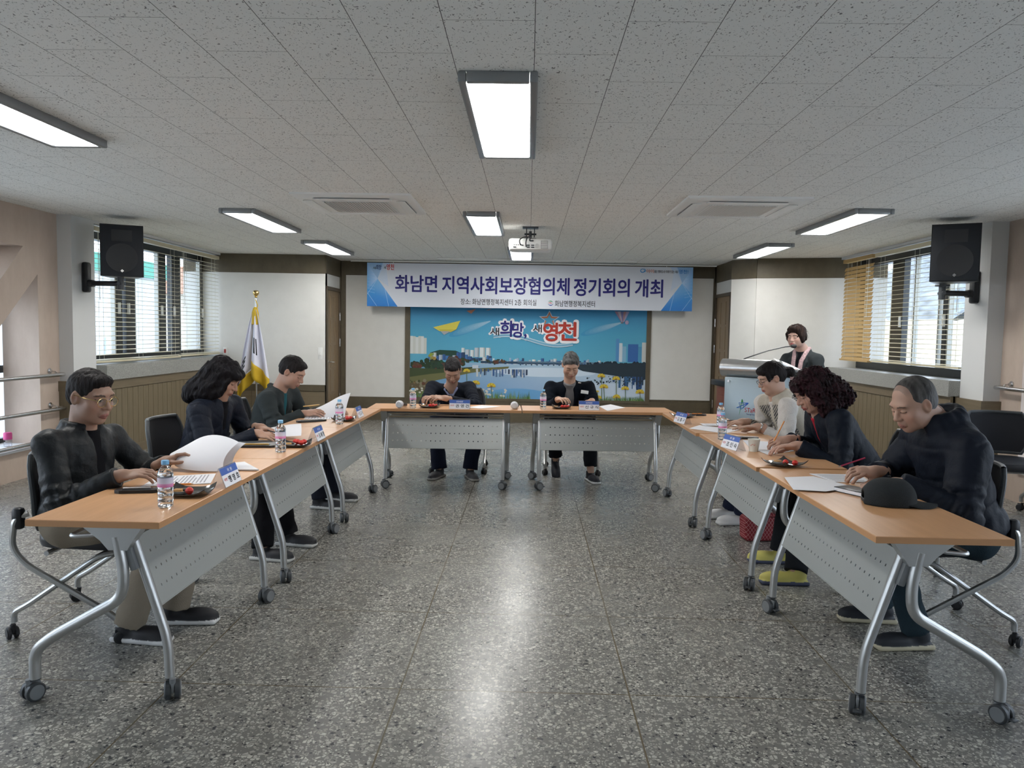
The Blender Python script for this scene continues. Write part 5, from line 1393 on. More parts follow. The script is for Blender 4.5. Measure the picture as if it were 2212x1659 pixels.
# --- left row, nearest
p1 = person('person in a black leather jacket and round glasses at the near left table',
    J(P=(-2.08, 3.50, .50), N=(-2.047, 3.500, 0.928), H=(-1.986, 3.470, 1.092), SR=(-2.084, 3.300, 0.888), SL=(-2.029, 3.710, 0.868),
      ER=(-1.99, 3.24, .64), EL=(-1.90, 3.80, .68), WR=(-1.735, 3.25, .772), WL=(-1.751, 3.680, 0.758),
      KR=(-1.62, 3.42, .53), KL=(-1.60, 3.64, .53), AR=(-1.77, 3.36, .085), AL=(-1.66, 3.58, .085)),
    dict(face=(.93, -.30, -.20), hair='short', haircol=(.012, .010, .010), open=True, jaw=.98, skin=(.33, .20, .145), lip=(.26, .09, .08), shirt=(.006, .006, .008), shirtcollar='crew',
         jacket=(.010, .012, .014), jmat=M_leather, collar='stand', open_front=.05, open_len=.36, trousers=(.26, .22, .17), cuff=.02, sole=(.7, .7, .7), footR=(1, -.12, 0), footL=(1, .1, 0),
         handR=((.96, .22, .12), (-.1, -.35, 1), -1, (.30, .55, .3), .92, .01, (.5, .85, -.35)), handL=((.9, .1, .42), (-.4, .2, 1), 1, (.3, .5, .4), .92, .04, (.45, .8, -.5)), fres=.003, seed=2))
glasses(p1[0], p1[4], p1[1]['H'], p1[3], 1., M_gold, .0235, .021)
# --- left row, woman
p2 = person('person with long wavy black hair and a dark quilted coat in the left row',
    J(P=(-2.12, 4.86, .50), N=(-1.969, 4.860, 0.958), H=(-1.921, 4.840, 1.099), SR=(-2.017, 4.680, 0.899), SL=(-1.947, 5.050, 0.905),
      ER=(-1.93, 4.62, .645), EL=(-1.88, 5.12, .68), WR=(-1.658, 4.700, 0.763), WL=(-1.705, 4.900, 0.775),
      KR=(-1.66, 4.78, .52), KL=(-1.66, 4.98, .52), AR=(-1.60, 4.62, .085), AL=(-1.55, 4.95, .085)),
    dict(face=(.86, .02, -.50), hair='long', haircol=(.006, .005, .006), haircol2=(.012, .011, .013), skin=(.42, .25, .18), jacket=(.007, .010, .019), jmat=M_padded, quilt=26, open_front=.045, open_len=.34, shirt=(.006, .006, .008), shirtcollar='crew',
         trousers=(.008, .008, .010), hs=.97, cuff=.01, handR=((.93, -.1, -.12), (.1, -.3, 1), -1, (.25, .35, .25), .93), handL=((.9, -.35, -.1), (.1, .2, 1), 1, (.3, .5, .4), .93), fit=.95, seed=5))
# --- left row, far man
p3 = person('person in a grey blazer holding a pencil over open papers in the left row',
    J(P=(-2.13, 6.14, .50), N=(-1.993, 6.140, 0.911), H=(-1.875, 6.120, 1.070), SR=(-2.022, 5.950, 0.863), SL=(-1.950, 6.340, 0.870),
      ER=(-1.95, 5.90, .65), EL=(-1.86, 6.40, .68), WR=(-1.751, 6.000, 0.751), WL=(-1.60, 6.30, .77),
      KR=(-1.66, 6.05, .52), KL=(-1.66, 6.25, .52), AR=(-1.62, 6.0, .085), AL=(-1.58, 6.3, .085)),
    dict(face=(.84, -.12, -.50), hair='quiff', haircol=(.014, .012, .012), skin=(.44, .26, .19), jacket=(.038, .046, .048), collar='lapel', open_front=.055, open_len=.32, shirt=(.02, .10, .12), shirtcollar='crew',
         handR=((.95, .1, .12), (-.1, -.6, 1), -1, (.3, .5, .3), 1.), handL=((.9, -.3, -.1), (.1, .2, 1), 1), hres=.004, seed=6))
# --- back row left
p4 = person('person in a dark jacket with folded hands, back left table',
    J(P=(-.72, 7.98, .55), N=(-0.770, 7.780, 0.842), H=(-0.743, 7.630, 1.028), SR=(-0.964, 7.800, 0.837), SL=(-0.589, 7.800, 0.844),
      ER=(-1.0, 7.50, .69), EL=(-.50, 7.48, .69), WR=(-.89, 7.24, .785), WL=(-.77, 7.18, .79),
      KR=(-.90, 7.48, .52), KL=(-.48, 7.48, .52), AR=(-.84, 7.40, .085), AL=(-.54, 7.40, .085)),
    dict(face=(.03, -.72, -.66), hup=(0, -.3, 1), hair='short', haircol=(.014, .013, .014), skin=(.40, .24, .17), jacket=(.009, .011, .017), collar='lapel', open_front=.06, open_len=.30, shirt=(.30, .32, .48), shirtcollar='shirt',
         handR=((-.35, -.6, .1), (0, -.4, 1), -1, (.5, .8, .6), .95), handL=((-.75, -.3, .1), (0, -.5, 1), 1, (.5, .8, .6), .95), footR=(-.35, -1, 0), footL=(.35, -1, 0), sole=(.25, .24, .22), shoe=(.03, .03, .035), hres=.004, fres=.0036, hem=1.0, hemr=.075, trousers=(.008, .011, .024), seed=7))
# --- back row right
p5 = person('person in a black blazer over a grey sweater, back right table',
    J(P=(.42, 8.02, .55), N=(0.423, 7.830, 0.884), H=(0.426, 7.720, 1.100), SR=(0.232, 7.860, 0.860), SL=(0.622, 7.860, 0.867),
      ER=(.19, 7.62, .66), EL=(.66, 7.60, .66), WR=(.29, 7.26, .79), WL=(.60, 7.26, .78),
      KR=(.26, 7.50, .52), KL=(.60, 7.48, .52), AR=(.29, 7.62, .16), AL=(.62, 7.38, .085)),
    dict(face=(.05, -.80, -.56), hup=(0, -.3, 1), hair='quiff', haircol=(.05, .05, .052), haircol2=(.13, .13, .13), skin=(.47, .29, .21), jacket=(.004, .006, .011), collar='lapel', open_front=.062, open_len=.50, shirt=(.19, .18, .18), shirtcollar='turtle',
         handR=((.45, -.85, .15), (-.2, 0, 1), -1, (.3, .5, .4), .95), handL=((-.3, -.9, .0), (.2, 0, 1), 1, (.2, .3, .2), .95), footR=(.05, -.75, -.75), footL=(.25, -1, 0), sole=(.62, .62, .62), shoe=(.008, .009, .016), hem=.88, hres=.004, fres=.0036, trousers=(.008, .010, .014), seed=8))
b = MB(); M = Matrix.Translation((0.566, 7.660, 0.834)) @ Matrix.Rotation(.12, 4, 'Y'); b.rbox((0, 0, 0), (.075, .008, .034), .003, 0, M); attach(b, 'name_badge', M_white, p5[0], p5[4])
b = MB(); M = Matrix.Translation((0.516, 7.690, 0.923)) @ Matrix.Rotation(.1, 4, 'Y'); b.rbox((0, 0, 0), (.028, .006, .012), .002, 0, M); attach(b, 'lapel_pin', M_chrome, p5[0], p5[4])
# --- right row, far woman in knitted vest
def vest(P, q, g, T, c):
    dl = lambda a, b_: np.linalg.norm((P-a)-np.clip(((P-a) @ (b_-a))/((b_-a) @ (b_-a)), 0, 1)[:, None]*(b_-a), axis=1)
    arm = np.minimum(np.minimum(dl(g['SL'], g['EL']), dl(g['EL'], g['WL'])), np.minimum(dl(g['SR'], g['ER']), dl(g['ER'], g['WR']))) < .078
    side = np.abs(q[:, 0]) < .15; n_ = (g['N']-g['P']) @ T
    st = np.sin(q[:, 2]*330+q[:, 0]*200+q[:, 1]*120) > -.1
    cream = _ax((.50, .45, .37)); dark = _ax((.04, .045, .06)); white = _ax((.62, .58, .54))
    r = np.where(st[:, None], dark, cream); front = np.abs(q[:, 0]) < .022; neckz = (n_[2]-q[:, 2]) < .012
    r = np.where((front | neckz)[:, None], cream, r); band = (np.abs(q[:, 0]) > .14); r = np.where(band[:, None], cream, r)
    return np.where((arm & ~side)[:, None], white, r)
p6 = person('person in a cream and black knitted vest with glasses, right row',
    J(P=(2.10, 5.76, .50), N=(1.856, 5.760, 0.952), H=(1.796, 5.740, 1.111), SL=(1.873, 5.580, 0.908), SR=(1.806, 5.930, 0.908),
      EL=(1.85, 5.52, .66), ER=(1.84, 5.99, .68), WL=(1.654, 5.560, 0.766), WR=(1.624, 5.835, 0.770),
      KL=(1.66, 5.68, .52), KR=(1.66, 5.88, .52), AL=(1.63, 5.78, .085), AR=(1.60, 5.98, .085)),
    dict(face=(-.90, -.10, -.36), hair='updo', haircol=(.010, .008, .008), skin=(.50, .31, .23), lip=(.42, .12, .11), jacket=(.5, .45, .38), jname='knitted_vest', jmat=M_knit, pattern=vest, collar='stand', shirt=(.6, .56, .52), shirtcollar='crew', hs=.95, cuff=.05,
         handL=((-.95, .02, -.02), (0, .1, 1), 1, (.1, .15, .1), .92), handR=((-.9, -.2, -.05), (0, -.2, 1), -1, (.25, .35, .3), .92), fit=.93, shoe=(.6, .6, .6), sole=(.6, .6, .6), trousers=(.015, .02, .04), hres=.004, seed=9))
glasses(p6[0], p6[4], p6[1]['H'], p6[3], .95, M_dgrey, .022, .015)
b = MB(); wl = p6[1]['WL']; el = p6[1]['EL']; u_ = (wl-el)/np.linalg.norm(wl-el); c_ = wl-u_*.022; Rw = frame(u_); b.tube([tuple(c_+Rw @ _ax((.031*math.cos(a), 0, .031*math.sin(a)))) for a in np.linspace(0, 2*PI, 19)], .005, 6, cap=False, flat=1.6)
b.lathe([(.015, .030), (.015, .037), (.001, .037)], 14, (0, 0, 0), 0, Matrix.Translation(tuple(c_)) @ Matrix(Rw.tolist()).to_4x4()); attach(b, 'wristwatch', M_chrome, p6[0], p6[4])
# --- right row, curly woman
p7 = person('person with long curly dark hair writing with an orange pencil in the right row',
    J(P=(2.12, 4.70, .50), N=(1.782, 4.700, 0.955), H=(1.704, 4.670, 1.096), SL=(1.816, 4.510, 0.924), SR=(1.821, 4.870, 0.935),
      EL=(1.80, 4.42, .65), ER=(1.84, 4.96, .69), WL=(1.573, 4.500, 0.783), WR=(1.607, 4.740, 0.788),
      KL=(1.66, 4.62, .52), KR=(1.66, 4.82, .52), AL=(1.55, 4.38, .085), AR=(1.60, 4.8, .085)),
    dict(face=(-.84, -.12, -.52), hair='curly', haircol=(.012, .007, .008), haircol2=(.03, .010, .014), skin=(.47, .28, .21), lip=(.45, .1, .1), jacket=(.004, .007, .014), jmat=M_padded, quilt=24, open_front=.045, open_len=.34, shirt=(.35, .015, .03), shirtcollar='crew',
         handL=((-.88, .1, -.05), (0, .1, 1), 1, (.3, .45, .3), .95), handR=((-.9, -.15, -.1), (.1, -.5, 1), -1, (.5, .8, .5), .95), thick=.008, shoe=(.5, .45, .12), sole=(.06, .07, .12), trousers=(.015, .017, .02), fres=.0034, seed=10))
# --- right row, nearest
p8 = person('person with thinning grey hair and a navy padded jacket at the near right table',
    J(P=(2.10, 3.66, .50), N=(1.918, 3.660, 1.025), H=(1.791, 3.620, 1.114), SL=(1.975, 3.460, 0.925), SR=(1.949, 3.870, 0.913),
      EL=(1.90, 3.36, .65), ER=(1.84, 3.92, .70), WL=(1.649, 3.450, 0.768), WR=(1.681, 3.720, 0.776),
      KL=(1.66, 3.56, .53), KR=(1.64, 3.80, .53), AL=(1.80, 3.50, .085), AR=(1.78, 3.82, .085)),
    dict(face=(-.88, -.22, -.42), hair='thin', haircol=(.035, .033, .032), haircol2=(.10, .095, .09), grey=.75, skin=(.43, .26, .19), browd=.8, jaw=1.04, jacket=(.006, .009, .017), jmat=M_padded, channels=20, collar='stand', thick=.024, nr=.062,
         handL=((-.9, .25, -.05), (0, .2, 1), 1, (.3, .45, .3), 1.), handR=((-.92, -.22, .04), (.1, -.45, 1), -1, (.45, .75, .5), 1.), trousers=(.02, .035, .045), shoe=(.015, .018, .024), sole=(.55, .50, .36), footL=(-1, -.1, 0), footR=(-1, .1, 0), fres=.003, seed=12))
# --- speaker at the lectern
p9 = person('person standing in a grey jacket with a pink scarf speaking at the lectern',
    J(P=(2.88, 8.24, .80), N=(2.864, 8.160, 1.265), H=(2.775, 8.100, 1.419), SR=(2.742, 8.260, 1.177), SL=(2.981, 8.050, 1.184),
      ER=(2.56, 8.16, .97), EL=(3.0, 7.98, .95), WR=(2.50, 7.98, 1.10), WL=(2.68, 7.88, 1.08),
      KR=(2.80, 8.24, .47), KL=(2.93, 8.16, .47), AR=(2.80, 8.26, .085), AL=(2.94, 8.18, .085)),
    dict(face=(-.70, -.66, -.14), hair='bob', haircol=(.016, .010, .009), haircol2=(.035, .02, .016), skin=(.56, .36, .29), lip=(.45, .06, .08), mouth=.002, jacket=(.045, .052, .056), open_front=.05, open_len=.30, shirt=(.012, .012, .016), shirtcollar='crew', collar='lapel',
         handR=((-.6, -.75, .05), (.1, .1, 1), -1, (.3, .4, .3), .9), handL=((-.85, -.4, .05), (0, .1, 1), 1, (.3, .4, .3), .9), fit=1.02, hs=.95, hres=.004, seed=13, foot=(-.7, -.7, 0)))
b = MB(); N9, T9 = p9[1]['N'], p9[2]
for s_ in (-1, 1): b.tube([tuple(N9+T9 @ _ax(q)) for q in ((0, -.075, .035), (s_*.058, -.03, .04), (s_*.060, .05, .005), (s_*.040, .115, -.08), (s_*.035, .140, -.20), (s_*.03, .150, -.30))], .012, 8, flat=1.9)
attach(b, 'scarf', mat('pink_scarf', (.52, .36, .37), .8, var=.35, vscale=60), p9[0], p9[4])

# =================================================================== THINGS ON THE TABLES
TZ = .7205
def V3(a, dz=0.): return (a[0], a[1], TZ+dz)
M_pet = glass_mat('bottle_plastic', (.93, .96, .98), .10)
M_water = mat('water', (.97, .99, 1), .02, trans=1., ior=1.33)
M_cap = mat('blue_cap', (.22, .50, .78), .4)
def label_mat():
    m = mat('bottle_label', (.8, .8, .85), .45); n = m.node_tree; b = n.nodes['Principled BSDF']
    t = n.nodes.new('ShaderNodeTexCoord'); s = n.nodes.new('ShaderNodeSeparateXYZ'); n.links.new(t.outputs['Object'], s.inputs[0])
    r = n.nodes.new('ShaderNodeValToRGB'); mr = n.nodes.new('ShaderNodeMapRange'); mr.inputs['From Min'].default_value = .078; mr.inputs['From Max'].default_value = .118
    n.links.new(s.outputs[2], mr.inputs[0]); n.links.new(mr.outputs[0], r.inputs[0])
    e = r.color_ramp.elements; e[0].position = 0; e[0].color = (.72, .16, .42, 1); e[1].position = 1; e[1].color = (.62, .60, .74, 1)
    q = e.new(.35); q.color = (.75, .35, .58, 1); q = e.new(.42); q.color = (.74, .70, .80, 1)
    n.links.new(r.outputs[0], b.inputs['Base Color']); return m
M_label = label_mat()
def bottle():
    t = thing('water_bottle', '-', 'bottle')
    pr = [(.022, 0), (.028, .003), (.0295, .012), (.027, .018), (.0295, .024), (.0295, .034), (.0275, .04), (.0295, .046), (.0295, .056), (.0275, .062), (.0295, .068), (.0295, .076), (.0285, .079), (.0285, .117), (.0295, .12), (.0295, .128), (.026, .140), (.019, .152), (.0125, .160), (.0120, .168)]
    b = MB(); b.lathe(pr, 24); b.build('bottle', M_pet, t)
    b = MB(); b.lathe([(r-.0014, z+.0012) for r, z in pr if z < .148]+[(.0185, .149)], 24); b.build('water', M_water, t)
    b = MB(); b.lathe([(.0289, .080), (.0289, .116)], 28, cap=False); lb = b.build('label', M_label, t)
    b = MB(); b.lathe([(.0140, .165), (.0142, .166), (.0142, .179), (.013, .181), (.001, .181)], 24); b.build('cap', M_cap, t)
    return t
put = Placer(bottle()); G = 'small water bottles with blue caps'
for p_, lb in (((-1.384, 2.911, 0.720), 'water bottle with blue cap beside the black case on the near left table'),
               ((-1.378, 4.275, 0.720), 'water bottle with blue cap in front of the long-haired person'),
               ((-1.376, 5.618, 0.720), 'water bottle with blue cap beside the open papers of the person in a blazer'),
               ((-1.022, 6.870, 0.720), 'water bottle with blue cap at the left of the back left table'),
               ((0.144, 7.009, 0.720), 'water bottle with blue cap left of the person in a grey sweater'),
               ((1.483, 5.935, 0.720), 'farther of the two water bottles in the right row'),
               ((1.306, 5.165, 0.720), 'nearer of the two water bottles in the right row')): put(V3(p_), .3, lb, G)

# dark square dishes
M_dish = mat('dark_glazed_dish', (.035, .033, .032), .15, coat=.5)
def dish():
    t = thing('square_dish', '-', 'dish'); b = MB(); n = 13; S_ = .085; vs = []; fs = []
    for k in (0, 1):
        for j in range(n):
            for i in range(n):
                u, v = 2*i/(n-1)-1, 2*j/(n-1)-1; e = max(abs(u), abs(v)); c = abs(u*v)
                vs.append((u*S_, v*S_, (.004 if k == 0 else .0)+.012*max(0, e-.55)/.45+.022*c**3))
    for j in range(n-1):
        for i in range(n-1):
            a = j*n+i; fs.append((a, a+1, a+n+1, a+n)); a += n*n; fs.append((a, a+n, a+n+1, a+1))
    rim = [i for i in range(n)]+[j*n+n-1 for j in range(1, n)]+[(n-1)*n+i for i in range(n-2, -1, -1)]+[j*n for j in range(n-2, 0, -1)]
    for i in range(len(rim)): a, c = rim[i], rim[(i+1) % len(rim)]; fs.append((a, a+n*n, c+n*n, c))
    b.add(vs, fs); b.build('dish', M_dish, t); return t
put = Placer(dish()); G = 'dark square snack dishes'
DN = [('A', (-1.392, 3.141, 0.720), 'dark square dish on the near left table beside the bottle', .1),
      ('B', (-1.360, 4.508, 0.720), 'dark square dish in front of the long-haired person', .2),
      ('C', (-1.392, 5.825, 0.720), 'dark square dish beside the farthest left name plate', .1),
      ('D', (-0.884, 6.961, 0.720), 'dark square dish in front of the person with folded hands', 0),
      ('E', (0.312, 7.106, 0.720), 'dark square dish in front of the person in a grey sweater', 0),
      ('F', (1.324, 6.560, 0.720), 'dark square dish at the far end of the right row', .4),
      ('G', (1.391, 4.165, 0.720), 'dark square dish beside the paper cup in the right row', .5)]
for k, p_, lb, rz in DN: put(V3(p_), rz, lb, G)
M_straw = mat('strawberry_flesh', (.58, .03, .02), .35, bump=.35, bscale=260)
M_leaf = mat('strawberry_leaf', (.10, .25, .04), .6)
def strawberry():
    t = thing('strawberry', '-', 'strawberry'); b = MB()
    b.lathe([(.001, 0), (.008, .002), (.0145, .010), (.0165, .018), (.013, .026), (.006, .031), (.001, .032)], 16); b.build('fruit', M_straw, t)
    return t
put = Placer(strawberry())
berries = {'A': [(.012, -.03, 0)], 'B': [(.03, .0, 0), (.0, .035, .5), (.035, .04, 1), (-.02, .05, 0)], 'C': [(.02, .02, 0), (.05, .0, 1), (.035, -.03, 2)],
           'D': [(.008, -.03, 0), (.035, -.025, 1), (.062, -.03, 2), (.03, .01, 0)], 'E': [(.008, -.03, 0), (.035, -.028, 1), (.062, -.03, 2)], 'F': [(-.04, .0, 0), (.03, -.02, 1)], 'G': [(.0, -.02, 0), (.045, -.035, 1)]}
names = dict(A='near left dish', B="dish before the long-haired person", C='dish by the farthest left name plate', D='dish before the person with folded hands', E='dish before the person in a grey sweater', F='dish at the far end of the right row', G='dish beside the paper cup')
for k, p_, lb, rz in DN:
    for dx, dy, a in berries[k]:
        o = put((p_[0]+dx, p_[1]+dy, TZ+.005), a, 'red strawberry on the '+names[k], 'strawberries on the '+names[k])
M_bisc = mat('biscuit', (.50, .27, .10), .7, bump=.3, bscale=300); M_choc = mat('chocolate', (.03, .015, .01), .5)
def snack():
    t = thing('snack_tray', '-', 'snack'); b = MB()
    b.lathe([(.001, .004), (.026, .005), (.036, .014), (.037, .014), (.027, .002), (.001, .0015)], 18); tr = b.build('paper_tray', M_white, t)
    b = MB(); b.rbox((-.006, 0, .013), (.036, .028, .012), .003); b.build('biscuit', M_bisc, t)
    b = MB(); b.rbox((.017, .006, .014), (.02, .022, .01), .003); b.build('chocolate', M_choc, t); return t
put = Placer(snack())
sn_ = {'A': (-.035, -.01), 'B': (-.03, -.03), 'C': (-.02, -.02), 'D': (-.045, -.0), 'E': (-.04, .0), 'F': (.0, .04), 'G': (-.02, .035)}
for k, p_, lb, rz in DN: dx, dy = sn_[k]; put((p_[0]+dx, p_[1]+dy, TZ+.005), rz, 'small white tray of biscuits on the '+names[k], 'little snack trays')

# papers
def flat_sheet(pts, z, label, m=None, lines=0, name='paper_sheet', group=None, thick=.0012):
    c = [sum(p[i] for p in pts)/len(pts) for i in range(2)]
    t = thing(name, label, 'paper', (c[0], c[1], TZ+z), 0, group); b = MB(); b.prism([(p[0]-c[0], p[1]-c[1]) for p in pts], 0, thick); b.build('sheet', m or M_paper, t, False)
    if lines:
        q = [Vector((p[0]-c[0], p[1]-c[1], thick+.0003)) for p in pts[:4]]; sh = []
        for i in range(lines):
            v = .12+.76*i/(lines-1); e = .9-.25*((i*7) % 5 == 0); a = q[0].lerp(q[3], v); b_ = q[1].lerp(q[2], v); a2 = q[0].lerp(q[3], v+.18/lines*1.6); b2 = q[1].lerp(q[2], v+.18/lines*1.6)
            A_, B_, B2, A2 = a.lerp(b_, .1), a.lerp(b_, e), a2.lerp(b2, e), a2.lerp(b2, .1)
            sh.append(([(A_.x, A_.y), (B_.x, B_.y), (B2.x, B2.y), (A2.x, A2.y)], (.28, .28, .32)))
        art('printed_lines', sh, t, Matrix.Translation((0, 0, thick+.0002)), .00001)
    return t
def curled(ctrl, label, name='curled_sheets', n=14, th=.0014, lines=False):
    "ctrl 3x3 world points: quadratic Bezier patch"
    c0 = Vector(ctrl[0][0]); t = thing(name, label, 'paper', (c0.x, c0.y, TZ)); B_ = lambda u: ((1-u)**2, 2*u*(1-u), u*u); vs = []
    for k in (0, 1):
        for j in range(n+1):
            for i in range(n+1):
                bu, bv = B_(i/n), B_(j/n); p = Vector((0, 0, 0))
                for a in range(3):
                    for b_ in range(3): p += Vector(ctrl[a][b_])*bv[a]*bu[b_]
                vs.append((p.x-c0.x+k*th, p.y-c0.y+k*th*.5, p.z-TZ))
    fs = []; N_ = (n+1)**2
    for j in range(n):
        for i in range(n): a = j*(n+1)+i; fs += [(a, a+1, a+n+2, a+n+1), (N_+a, N_+a+n+1, N_+a+n+2, N_+a+1)]
    b = MB(); b.add(vs, fs); b.build('sheet', M_paper, t, True, 3.); return t
def w2(*a): return a
flat_sheet([(-1.659, 3.267, 0.720), (-1.699, 3.488, 0.720), (-1.468, 3.596, 0.720), (-1.398, 3.367, 0.720)], .001, 'printed document lying under the curled paper on the near left table', lines=14)
flat_sheet([(-1.528, 3.818, 0.720), (-1.443, 3.898, 0.720), (-1.296, 3.689, 0.720), (-1.411, 3.688, 0.720)], .003, 'white booklet lying at the table edge behind the near left name plate', thick=.006)
curled([[(-1.70, 3.68, .74), (-1.60, 3.55, .735), (-1.455, 3.66, .722)], [(-1.80, 3.74, .80), (-1.64, 3.55, .81), (-1.48, 3.66, .79)], [(-1.70, 3.76, .80), (-1.60, 3.80, .93), (-1.42, 3.76, .85)]], 'large curled white paper lifted by the person in the leather jacket')
curled([[(-1.50, 3.74, .722), (-1.47, 3.7, .722), (-1.44, 3.72, .722)], [(-1.50, 3.80, .80), (-1.46, 3.76, .80), (-1.45, 3.74, .80)], [(-1.62, 3.84, .83), (-1.50, 3.80, .86), (-1.385, 3.76, .845)]], 'second curled page behind the large curled paper')
curled([[(-1.612, 4.820, 0.745), (-1.558, 4.780, 0.731), (-1.395, 4.720, 0.754)], [(-1.635, 4.860, 0.769), (-1.533, 4.840, 0.783), (-1.407, 4.780, 0.778)], [(-1.679, 5.000, 0.763), (-1.584, 5.000, 0.786), (-1.463, 4.950, 0.801)]], 'rolled-over white booklet under the hands of the long-haired person')
flat_sheet([(-1.711, 5.864, 0.720), (-1.766, 6.154, 0.720), (-1.537, 6.195, 0.720), (-1.475, 5.905, 0.720)], .001, 'printed document under the raised sheet of the person in a blazer', lines=9)
curled([[(-1.74, 6.05, .722), (-1.62, 5.98, .722), (-1.44, 6.05, .722)], [(-1.72, 6.12, .78), (-1.60, 6.08, .80), (-1.45, 6.12, .80)], [(-1.66, 6.30, .79), (-1.56, 6.30, .87), (-1.44, 6.25, .90)]], 'raised white sheet held by the person in a grey blazer')
flat_sheet([(-0.545, 7.027, 0.720), (-0.432, 7.252, 0.720), (-0.241, 7.175, 0.720), (-0.421, 6.943, 0.720)], .001, 'white papers right of the back left name plate')
flat_sheet([(0.686, 7.381, 0.720), (0.819, 7.599, 0.720), (0.922, 7.291, 0.720), (0.722, 6.951, 0.720)], .001, 'white papers right of the back right name plate')
flat_sheet([(1.208, 5.749, 0.720), (1.332, 5.970, 0.720), (1.574, 5.723, 0.720), (1.406, 5.488, 0.720)], .001, 'white sheet in front of the person in the knitted vest')
flat_sheet([(1.353, 6.065, 0.720), (1.665, 6.085, 0.720), (1.608, 5.926, 0.720), (1.351, 5.914, 0.720)], .004, 'printed sheet under the hands of the person in the knitted vest', lines=6)
flat_sheet([(1.441, 5.162, 0.720), (1.670, 5.063, 0.720), (1.628, 4.702, 0.720), (1.414, 4.532, 0.720), (1.393, 4.841, 0.720)], .001, 'white sheet behind the paper cup')
flat_sheet([(1.556, 5.026, 0.720), (1.679, 5.065, 0.720), (1.746, 4.929, 0.720), (1.627, 4.834, 0.720)], .004, 'printed sheet under the hands of the curly-haired person', lines=5)
flat_sheet([(1.265, 3.780, 0.720), (1.422, 3.822, 0.720), (1.519, 3.559, 0.720), (1.339, 3.448, 0.720), (1.206, 3.475, 0.720)], .006, 'blank white sheet overhanging beside the black notebook')
flat_sheet([(1.438, 3.924, 0.720), (1.696, 3.927, 0.720), (1.655, 3.717, 0.720), (1.476, 3.709, 0.720)], .001, 'printed sheet in front of the person in a padded jacket', lines=8)
t = thing('notebook', 'black notebook with white pages beside the black cap', 'notebook', V3((1.474, 3.452, 0.720)), .5)
b = MB(); b.rbox((0, 0, .002), (.10, .15, .003), .001); b.rbox((0, 0, .020), (.10, .15, .003), .001); b.bb((.046, -.075, .002), (.05, .075, .02)); b.build('cover', M_black, t)
b = MB(); b.bb((-.048, -.072, .0035), (.046, .072, .0185)); b.build('pages', M_paper, t, False)
curled([[(2.44, 7.50, 1.14), (2.47, 7.56, 1.13), (2.55, 7.62, 1.11)], [(2.44, 7.60, 1.17), (2.54, 7.66, 1.15), (2.64, 7.70, 1.10)], [(2.42, 7.70, 1.20), (2.58, 7.76, 1.16), (2.74, 7.78, 1.08)]], 'white speech papers on the silver lectern')
flat_sheet([(-1.728, 4.514, 0.720), (-1.750, 4.667, 0.720), (-1.537, 4.697, 0.720), (-1.491, 4.546, 0.720)], .001, 'dark grey folder lying in front of the long-haired person', mat('grey_folder', (.09, .095, .10), .4), name='folder', thick=.003)
# pen cases
def case(a, c, label, pencil=None):
    a, c = Vector(a), Vector(c); m_ = (a+c)/2; L = (c-a).length; t = thing('pen_case', label, 'pen case', (m_.x, m_.y, TZ), math.atan2((c-a).y, (c-a).x), 'black pen cases')
    b = MB(); b.prism([(-L/2, -.018), (-L/2+.02, -.03), (L/2-.02, -.03), (L/2, -.018), (L/2, .018), (L/2-.02, .03), (-L/2+.02, .03), (-L/2, .018)], 0, .013); b.build('case', M_black, t, False)
    b = MB(); b.bb((-L/2+.03, -.018, .013), (L/2-.03, .018, .0145)); b.build('inlay', mat('case_inlay', (.04, .04, .045), .25), t, False)
    if pencil:
        b = MB(); b.tube([(-L/2+.03, -.006, .018), (L/2-.035, -.002, .018)], .0035, 6); b.build('pencil', pencil, t)
M_pencil = mat('orange_pencil', (.72, .25, .04), .4)
case((-1.705, 3.146, 0.720), (-1.538, 3.182, 0.720), 'black pen case on the near left table beside the water bottle', mat('silver_pen', (.4, .4, .42), .3, .8))
case((-1.697, 4.425, 0.720), (-1.469, 4.456, 0.720), 'black pen case with a yellow pencil in front of the long-haired person', mat('yellow_pencil', (.7, .42, .1), .4))
case((-1.698, 5.652, 0.720), (-1.527, 5.802, 0.720), 'closed black pen case in front of the person in a blazer')
case((1.392, 6.682, 0.720), (1.546, 6.709, 0.720), 'black pen case with an orange pencil at the far end of the right row', M_pencil)
case((1.356, 5.240, 0.720), (1.567, 5.247, 0.720), 'closed black pen case behind the paper cup')
# pens and pencils
def pen(a, c, label, m, tip=None, nm='pencil', cat='pencil'):
    a, c = Vector(a), Vector(c); t = thing(nm, label, cat, tuple(a)); d = c-a; b = MB(); b.tube([tuple(d*.1), tuple(d)], .0038, 7); b.build('barrel', m, t)
    b = MB(); b.tube([(0, 0, 0), tuple(d*.1)], [.0006, .0036], 7); b.build('tip', tip or mat('bare_wood', (.6, .42, .25), .6), t)
pen((1.484, 4.660, 0.774), (1.559, 4.700, 0.903), 'orange pencil held upright by the curly-haired person', M_pencil)
pen((1.475, 3.660, 0.803), (1.609, 3.680, 0.846), 'red pen held by the person in a padded jacket', mat('red_pen', (.35, .01, .06), .3), M_chrome, 'pen', 'pen')
pen((1.488, 5.820, 0.780), (1.637, 5.860, 0.778), 'black pen held by the person in the knitted vest', M_black, M_black, 'pen', 'pen')
pen((-1.620, 6.000, 0.823), (-1.760, 6.020, 0.804), 'yellow pencil held by the person in a grey blazer', mat('yellow_pencil'))
pen((-1.457, 3.325, 0.727), (-1.549, 3.295, 0.727), 'orange pencil lying beside the curled paper', M_pencil)
pen((-1.508, 4.680, 0.766), (-1.609, 4.740, 0.782), 'black pen in the hand of the long-haired person', M_black, M_black, 'pen', 'pen')
